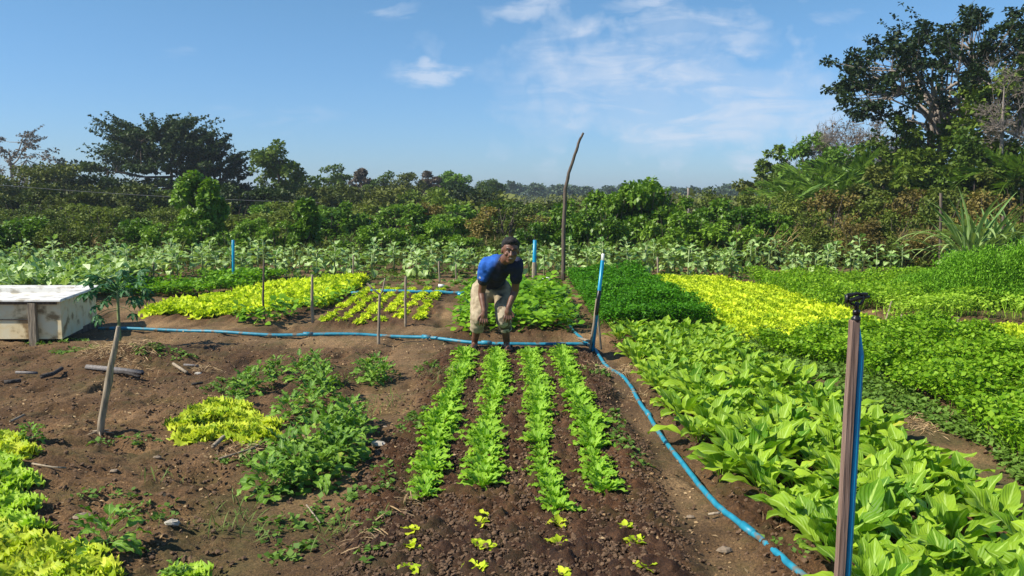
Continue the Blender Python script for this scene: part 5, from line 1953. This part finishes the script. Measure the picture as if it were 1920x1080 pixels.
grass_field('dry_grass', 'tall reddish dry grass between the hedge and the wood', M['drygrass'], 30000, reg_field, 0.7, lambda x, y: vnoise(x, y, 0.22, 61) > -0.05, 0.5)
grass_field('rank_grass', 'tall olive green grass behind the hedge', M['olivegrass'], 34000, reg_field, 0.65, lambda x, y: vnoise(x, y, 0.22, 61) < 0.08, 0.5)
grass_field('hedge_grass', 'rank grass growing along the foot of the hedge', M['olivegrass'], 9000, lambda n: (rng.uniform(-14, 14, n), rng.uniform(20.3, 24, n)), 0.6, None, 0.5)
grass_field('bank_grass', 'tan and reddish dry grass over the scrubby bank on the right', M['drygrass'], 20000, lambda n: (rng.uniform(5.5, 19, n), rng.uniform(21, 28.5, n)), 0.95, lambda x, y: vnoise(x, y, 0.5, 15) > -0.12, 0.35)
GBm = lambda n: (rng.uniform(-13, 13, n), rng.uniform(15.8, 20.5, n))
scatter_weeds('margin_weeds', 'low weeds on the strip before the collards', M['weed'], np.stack(GBm(2600), -1)[lambda p: vnoise(p[:, 0], p[:, 1], 0.9, 71) > 0.0] if False else np.stack(GBm(1800), -1), 0.10, 4)

# left strip of low plants beyond the tank
sprig_bed('squash_patch', 'sprawling pale leaved squash patch left of the collards behind the tank', 'squash', M['kale'], -11.5, -7.2, 13.8, 17.0, 1500, 0.34, 0.17, per=5, spread=0.12)
sprig_bed('low_greens', 'low green crop between the papaya and the yellow bed', 'vegetables', M['behind'], -7.0, -4.6, 14.6, 17.2, 1500, 0.2, 0.08, per=5,
          keep=lambda x, y: vnoise(x, y, 1.3, 88) > -0.12)

# --- arching blade plant at the right
BL = [leaf(1.5, 0.062, 12, 2, 0.0, 0.5 + 0.6 * i, 0.5, 0.0, 1, i + 90, peak=0.35) for i in range(4)]
BM = []
for i, (v, f, uv) in enumerate(BL):
    ac = Acc()
    ac.add(v, f, uv, i / 3)
    BM.append(ac.mesh('blade', M['blade']))


def blade_plant(px, py, sc, n, label):
    p = G(px, py)
    t = thing('blade_plant', (p.x, p.y, 0), label, 'plant', 'arching blade-leaved plants')
    for i in range(n):
        c = bpy.data.objects.new('blade', BM[i % 4])
        COL.objects.link(c)
        c.parent = t
        m = euler_mats(np.array([i * 2.4 + random.uniform(-0.3, 0.3)]), np.array([random.uniform(0.9, 1.52)]), np.array([random.uniform(-0.3, 0.3)]), np.array([sc * random.uniform(0.75, 1.1)]))[0]
        mm = Matrix([list(r_) for r_ in m]).to_4x4()
        mm.translation = Vector((random.uniform(-0.15, 0.15), random.uniform(-0.15, 0.15), 0))
        c.matrix_local = mm


blade_plant(1812, 516, 1.30, 60, 'big clump of long arching silvery green blades beside the dark post')
blade_plant(1850, 514, 1.2, 34, 'clump of arching blades right of the biggest clump')
blade_plant(1912, 512, 1.35, 40, 'clump of long blades at the right edge')

# --- overhead wires
def wire(a_, b_, sag, rad, label):
    ac = Acc()
    o = a_.copy()
    pts = []
    for i in range(17):
        t = i / 16
        q = a_.lerp(b_, t) - o
        q.z -= sag * 4 * t * (1 - t)
        pts.append(q)
    tube(ac, pts, rad, 4, cap=False)
    tag(obj('wire', ac.mesh('wire', M['wire']), None, o), label, 'wire')


wire(P(-60, 342, 30), P(600, 380, 32), 0.1, 0.007, 'thin pale wire crossing in front of the left wood')
wire(P(1840, -12, 60), P(1560, 215, 75), 0.6, 0.018, 'thin overhead cable running down towards the bare tree')

# ------------------------------------------------------------------ the man
def blob(kind, acc_bm, a_, b_=None, r0=0.05, r1=None):
    r1 = r0 if r1 is None else r1
    if b_ is None:
        m = Matrix.Translation(a_)
        s = Matrix.Diagonal((*(r0 if isinstance(r0, (tuple, list)) else (r0, r0, r0)), 1))
        bmesh.ops.create_icosphere(acc_bm, subdivisions=3, radius=1, matrix=m @ (r1 if isinstance(r1, Matrix) else Matrix.Identity(4)) @ s)
        return
    a_, b_ = Vector(a_), Vector(b_)
    d = b_ - a_
    q = d.to_track_quat('Z', 'Y').to_matrix().to_4x4()
    bmesh.ops.create_cone(acc_bm, cap_ends=True, segments=20, radius1=r0, radius2=r1, depth=d.length, matrix=Matrix.Translation((a_ + b_) / 2) @ q)
    if kind == 'f':
        return
    bmesh.ops.create_icosphere(acc_bm, subdivisions=2, radius=r0, matrix=Matrix.Translation(a_))
    bmesh.ops.create_icosphere(acc_bm, subdivisions=2, radius=r1, matrix=Matrix.Translation(b_))


def remeshed(name, bm, voxel, mat, parent, smooth=6, disp=None):
    me = bpy.data.meshes.new(name)
    bm.to_mesh(me)
    bm.free()
    o = bpy.data.objects.new(name, me)
    COL.objects.link(o)
    m = o.modifiers.new('r', 'REMESH')
    m.mode = 'VOXEL'
    m.voxel_size = voxel
    s = o.modifiers.new('s', 'SMOOTH')
    s.iterations = smooth
    s.factor = 0.5
    dg = bpy.context.evaluated_depsgraph_get()
    me2 = bpy.data.meshes.new_from_object(o.evaluated_get(dg))
    o.modifiers.clear()
    o.data = me2
    me2.name = name
    me2.materials.clear()
    me2.materials.append(mat)
    if disp:
        amp, sc_ = disp
        from mathutils import noise as mn
        n_ = len(me2.vertices)
        for v in me2.vertices:
            q = v.co * sc_
            v.co += v.normal * (mn.noise(q) + 0.5 * mn.noise(q * 2.1)) * amp
    me2.polygons.foreach_set('use_smooth', np.full(len(me2.polygons), True))
    me2.update()
    o.parent = parent
    return o


def darken_right(mat, p_top, p_bot, c1, c2, scale, fr, soft=0.03):
    # on the picture-right side of the line p_top - p_bot the colour turns darker
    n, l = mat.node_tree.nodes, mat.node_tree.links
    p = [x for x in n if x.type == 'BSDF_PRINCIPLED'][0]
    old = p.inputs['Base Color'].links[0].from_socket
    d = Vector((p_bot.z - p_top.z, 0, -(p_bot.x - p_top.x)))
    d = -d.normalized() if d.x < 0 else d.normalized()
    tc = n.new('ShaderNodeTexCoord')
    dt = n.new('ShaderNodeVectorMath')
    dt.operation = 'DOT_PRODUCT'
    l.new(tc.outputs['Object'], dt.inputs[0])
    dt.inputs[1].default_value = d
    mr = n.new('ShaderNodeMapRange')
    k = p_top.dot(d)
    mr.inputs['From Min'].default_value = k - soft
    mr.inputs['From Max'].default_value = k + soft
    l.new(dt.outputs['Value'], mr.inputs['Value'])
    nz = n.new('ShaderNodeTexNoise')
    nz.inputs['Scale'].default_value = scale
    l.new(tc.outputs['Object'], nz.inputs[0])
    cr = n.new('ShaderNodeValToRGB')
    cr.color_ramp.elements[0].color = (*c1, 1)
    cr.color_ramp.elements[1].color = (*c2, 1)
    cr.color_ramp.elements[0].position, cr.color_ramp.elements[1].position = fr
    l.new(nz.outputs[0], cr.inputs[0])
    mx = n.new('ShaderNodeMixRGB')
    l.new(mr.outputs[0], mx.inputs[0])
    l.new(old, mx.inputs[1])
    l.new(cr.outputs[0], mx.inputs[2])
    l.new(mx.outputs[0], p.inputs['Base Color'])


def man():
    Y = 9.42
    base = P(919, 660, Y)
    g = Hs(base.x, Y)
    root = thing('person', (base.x, Y, g), 'barefoot man in a blue shirt and khaki shorts bending forward with hands on his knees', 'person')
    o = Vector((base.x, Y, g))

    def q(px, py, dy=0.0):
        return P(px, py, Y + dy) - o
    skin = plain_mat('skin', (0.12, 0.052, 0.028), (0.19, 0.088, 0.05), 0.45, (6, 6, 6), 3, 0.05, spec=0.5)
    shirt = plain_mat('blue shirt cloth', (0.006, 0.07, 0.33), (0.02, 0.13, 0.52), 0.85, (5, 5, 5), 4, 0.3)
    navy = plain_mat('navy cloth', (0.012, 0.013, 0.02), (0.02, 0.022, 0.032), 0.85, (8, 8, 8), 4, 0.2)
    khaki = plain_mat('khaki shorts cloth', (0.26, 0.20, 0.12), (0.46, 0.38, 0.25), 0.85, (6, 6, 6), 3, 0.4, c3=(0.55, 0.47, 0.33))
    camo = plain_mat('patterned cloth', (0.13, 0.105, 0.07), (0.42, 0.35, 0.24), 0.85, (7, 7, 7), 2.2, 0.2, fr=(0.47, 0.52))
    hair = plain_mat('black hair', (0.004, 0.004, 0.004), (0.012, 0.01, 0.009), 0.7, (30, 30, 30), 4, 0.8)
    darken_right(shirt, q(941, 467, -0.2), q(906, 534, -0.2), (0.006, 0.008, 0.02), (0.012, 0.018, 0.05), 8, (0.4, 0.6))  # the shirt colour turns near black past this slanting line
    darken_right(khaki, q(922, 520, -0.1), q(921, 620, -0.1), (0.06, 0.05, 0.032), (0.34, 0.27, 0.17), 6, (0.40, 0.56), 0.01)  # torso shade on the picture-right leg put into the colour, with a blotchy pattern
    # joints (his right side is on the left in the picture)
    hipL, hipR = q(901, 548, 0.14), q(942, 548, 0.14)
    kneL, kneR = q(897, 598, -0.10), q(945, 597, -0.10)
    ankL, ankR = q(890, 652, 0.08), q(950, 652, 0.06)
    ankL.z = max(ankL.z, 0.07)
    ankR.z = max(ankR.z, 0.07)
    pelv = q(921, 536, 0.24)
    belly = q(923, 518, 0.08)
    chest = q(933, 501, -0.14)
    neck = q(947, 487, -0.36)
    headc = q(957, 470, -0.50)
    shL, shR = q(911, 497, -0.22), q(969, 495, -0.28)
    elL, elR = q(903, 549, -0.10), q(966, 545, -0.14)
    wrL, wrR = q(908, 583, -0.21), q(953, 577, -0.21)
    bm = bmesh.new()
    for h_, k_, a_ in ((hipL, kneL, ankL), (hipR, kneR, ankR)):
        blob('c', bm, h_, k_, 0.088, 0.06)
        c_ = k_.lerp(a_, 0.3) + Vector((0, 0.018, 0))
        blob('c', bm, k_, c_, 0.056, 0.056)
        blob('c', bm, c_, a_, 0.054, 0.036)
        heel = a_ + Vector((0, 0.035, -a_.z + 0.035))
        blob('c', bm, a_, heel, 0.037, 0.034)
        toe = a_ + Vector((-0.02 if h_ is hipL else 0.02, -0.17, 0))
        toe.z = 0.026
        blob('c', bm, heel, toe, 0.035, 0.03)
        for j in range(5):
            s_ = (j - 2) * 0.016
            blob('c', bm, toe + Vector((s_, 0.0, -0.004)), toe + Vector((s_ * 1.2, -0.045 + 0.006 * abs(j - 1), -0.01)), 0.0125, 0.009)
    blob('c', bm, hipL.lerp(pelv, 0.3), hipR.lerp(pelv, 0.3), 0.12, 0.12)
    blob('c', bm, pelv, belly, 0.13, 0.125)
    blob('c', bm, belly, chest, 0.13, 0.135)
    blob('c', bm, shL.lerp(chest, 0.25), shR.lerp(chest, 0.25), 0.085, 0.085)
    blob('c', bm, chest, neck, 0.10, 0.055)
    blob('c', bm, neck, headc + Vector((0, 0.02, -0.04)), 0.058, 0.055)
    for s_, e_, w_ in ((shL, elL, wrL), (shR, elR, wrR)):
        blob('c', bm, s_, e_, 0.056, 0.041)
        blob('c', bm, e_, e_.lerp(w_, 0.35), 0.042, 0.040)
        blob('c', bm, e_.lerp(w_, 0.35), w_, 0.040, 0.027)
    # head in its own frame: forward looks to the camera, a little down to the left
    fw = Vector((0.10, -1, -0.10)).normalized()
    up = (Vector((0.10, -0.18, 1)) - fw * Vector((0.10, -0.18, 1)).dot(fw)).normalized()
    rt = up.cross(-fw).normalized() * -1     # picture-left to picture-right
    if rt.x < 0:
        rt = -rt
    HM = Matrix((rt, -fw, up)).transposed().to_4x4()
    S = 1.12

    def hp(x, y, z):                       # x right, y back, z up, metres
        return headc + rt * x * S - fw * y * S * 1.0 + up * z * S
    blob('s', bm, hp(0, 0.015, 0.025), None, (0.077 * S, 0.094 * S, 0.088 * S), HM)
    blob('s', bm, hp(0, -0.018, -0.035), None, (0.062 * S, 0.070 * S, 0.078 * S), HM)
    blob('s', bm, hp(0, -0.048, -0.088), None, (0.036 * S, 0.034 * S, 0.026 * S), HM)
    blob('c', bm, hp(0, -0.082, 0.005), hp(0, -0.103, -0.028), 0.010, 0.0155)
    for s_ in (-1, 1):
        blob('s', bm, hp(s_ * 0.014, -0.092, -0.030), None, (0.010, 0.012, 0.009), HM)
        blob('s', bm, hp(s_ * 0.078, 0.008, -0.008), None, (0.012, 0.022, 0.034), HM)
        blob('s', bm, hp(s_ * 0.040, -0.062, -0.024), None, (0.024, 0.022, 0.022), HM)
        blob('c', bm, hp(s_ * 0.012, -0.082, 0.024), hp(s_ * 0.050, -0.070, 0.024), 0.009, 0.008)
    blob('c', bm, hp(-0.022, -0.082, -0.047), hp(0.022, -0.082, -0.047), 0.0085, 0.0085)
    blob('c', bm, hp(-0.020, -0.080, -0.068), hp(0.020, -0.080, -0.068), 0.010, 0.010)
    # hands clasping the knees
    for w_, side, kn in ((wrL, 1, kneL), (wrR, -1, kneR)):
        d = (kn + Vector((0, -0.075, 0.0)) - w_)
        d = Vector((d.x * 0.5, -0.15, -1)).normalized()
        acr = Vector((1, 0, 0))
        palm_ = w_ + d * 0.05
        blob('s', bm, palm_, None, (0.042, 0.020, 0.052))
        blob('c', bm, w_, palm_, 0.027, 0.024)
        for j, L in enumerate((0.072, 0.080, 0.076, 0.060)):
            s_ = (j - 1.5) * 0.021 * side
            r0_ = palm_ + d * 0.035 + acr * s_
            m1 = r0_ + d * L * 0.5 + acr * s_ * 0.25 + Vector((0, -0.006, 0))
            m2 = m1 + d * L * 0.5 + Vector((0, 0.020, 0)) + acr * s_ * 0.1
            blob('c', bm, r0_, m1, 0.0105, 0.0095)
            blob('c', bm, m1, m2, 0.0095, 0.008)
        th0 = palm_ - d * 0.01 - acr * side * 0.034
        th1 = th0 + d * 0.035 - acr * side * 0.026
        blob('c', bm, th0, th1, 0.0125, 0.011)
        blob('c', bm, th1, th1 + d * 0.03 - acr * side * 0.004, 0.011, 0.009)
    remeshed('body', bm, 0.0062, skin, root, 3)
    # eyes, mouth
    for nm, x, z, r_, mt in (('eye', -0.031, 0.010, 0.0115, 'w'), ('eye', 0.031, 0.010, 0.0115, 'w')):
        bm = bmesh.new()
        blob('s', bm, hp(x, -0.0795, z), None, (0.012, 0.007, 0.0045), HM)
        me = bpy.data.meshes.new('eye')
        bm.to_mesh(me)
        bm.free()
        me.materials.append(M['stone'])
        e = obj('eye', me, root)
        bm = bmesh.new()
        blob('s', bm, hp(x, -0.0855, z), None, (0.006, 0.003, 0.0045), HM)
        me = bpy.data.meshes.new('iris')
        bm.to_mesh(me)
        bm.free()
        me.materials.append(M['black'])
        obj('iris', me, e)
    bm = bmesh.new()
    blob('s', bm, hp(0, -0.087, -0.057), None, (0.018, 0.005, 0.0035), HM)
    me = bpy.data.meshes.new('teeth')
    bm.to_mesh(me)
    bm.free()
    me.materials.append(M['chalk'])
    obj('teeth', me, root)
    for s_ in (-1, 1):
        bm = bmesh.new()
        blob('c', bm, hp(s_ * 0.016, -0.087, 0.031), hp(s_ * 0.048, -0.076, 0.033), 0.0055, 0.004)
        me = bpy.data.meshes.new('eyebrow')
        bm.to_mesh(me)
        bm.free()
        me.materials.append(hair)
        obj('eyebrow', me, root)
    # hair cap
    bm = bmesh.new()
    blob('s', bm, hp(0, 0.030, 0.050), None, (0.087 * S, 0.094 * S, 0.078 * S), HM)
    blob('s', bm, hp(0, -0.030, 0.090), None, (0.062 * S, 0.050 * S, 0.034 * S), HM)
    blob('s', bm, hp(0, 0.050, 0.0), None, (0.074 * S, 0.066 * S, 0.07 * S), HM)
    remeshed('hair', bm, 0.007, hair, root, 2, (0.008, 38))
    # shirt: torso and short sleeves
    bm = bmesh.new()
    hem = pelv.lerp(belly, 0.35)
    blob('c', bm, hem, belly, 0.158, 0.15)
    blob('c', bm, belly, chest, 0.145, 0.150)
    blob('c', bm, shL.lerp(chest, 0.22), shR.lerp(chest, 0.22), 0.103, 0.103)
    blob('c', bm, chest, chest.lerp(neck, 0.7), 0.125, 0.085)
    for s_, e_ in ((shL, elL), (shR, elR)):
        blob('c', bm, s_, s_.lerp(e_, 0.52), 0.078, 0.068)
    blob('c', bm, hipL.lerp(hem, 0.62) , hipR.lerp(hem, 0.62), 0.125, 0.125)
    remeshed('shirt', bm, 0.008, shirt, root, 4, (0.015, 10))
    # dark panel of the chest and collar
    bm = bmesh.new()
    blob('c', bm, chest.lerp(neck, 0.62), chest.lerp(neck, 0.86), 0.088, 0.068)
    remeshed('collar', bm, 0.008, navy, root, 2, (0.004, 20))
    for nm, p0, p1 in (('cuff', shL.lerp(elL, 0.49), shL.lerp(elL, 0.535)), ('cuff', shR.lerp(elR, 0.49), shR.lerp(elR, 0.535))):
        bm = bmesh.new()
        blob('c', bm, p0, p1, 0.0715, 0.0695)
        remeshed('cuff', bm, 0.008, navy, root, 2)
    # badge stripe on the near sleeve
    ac = Acc()
    c_ = shL.lerp(elL, 0.44) + Vector((-0.03, -0.060, 0))
    box(ac, c_, (0.05, 0.008, 0.018), Euler((0, 0.35, 0)))
    obj('sleeve_stripe', ac.mesh('stripe', M['white'], False), root)
    # shorts
    bm = bmesh.new()
    blob('c', bm, hipL.lerp(pelv, 0.25), hipR.lerp(pelv, 0.25), 0.142, 0.142)
    for h_, k_, a_ in ((hipL, kneL, ankL), (hipR, kneR, ankR)):
        blob('c', bm, h_, k_, 0.112, 0.088)
        blob('f', bm, k_, k_.lerp(a_, 0.44), 0.082, 0.076)
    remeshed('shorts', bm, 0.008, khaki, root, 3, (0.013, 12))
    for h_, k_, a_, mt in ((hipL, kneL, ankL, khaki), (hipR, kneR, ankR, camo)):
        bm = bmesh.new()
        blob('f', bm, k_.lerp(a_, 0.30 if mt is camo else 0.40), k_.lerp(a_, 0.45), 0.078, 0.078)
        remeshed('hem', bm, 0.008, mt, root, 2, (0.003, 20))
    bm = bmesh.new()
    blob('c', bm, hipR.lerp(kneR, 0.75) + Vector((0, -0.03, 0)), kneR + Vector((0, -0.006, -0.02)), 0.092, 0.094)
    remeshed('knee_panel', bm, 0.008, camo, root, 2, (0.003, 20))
    # lanyard strap hanging from the neck
    ac = Acc()
    a0 = neck + Vector((0.0, -0.075, 0.02))
    tube(ac, [neck + Vector((-0.05, -0.03, 0.02)), chest + Vector((-0.02, -0.165, 0.02)), belly + Vector((0.03, -0.22, -0.02))], 0.006, 5)
    obj('strap', ac.mesh('strap', M['stone']), root)


man()

# ------------------------------------------------------------------ light haze of the far air
def haze():
    m, n, l = new_mat('haze')
    out = n.new('ShaderNodeOutputMaterial')
    v = n.new('ShaderNodeVolumePrincipled')
    v.inputs['Color'].default_value = (0.74, 0.86, 0.95, 1)
    v.inputs['Density'].default_value = 0.0006
    v.inputs['Anisotropy'].default_value = 0.2
    l.new(v.outputs[0], out.inputs['Volume'])
    ac = Acc()
    box(ac, (0, 1950, 6.5), (6100, 4400, 16))
    o = obj('haze', ac.mesh('haze', m, False))
    tag(o, kind='stuff')
    o['label'] = 'thin blue haze in the far air'
    o.display_type = 'WIRE'


haze()
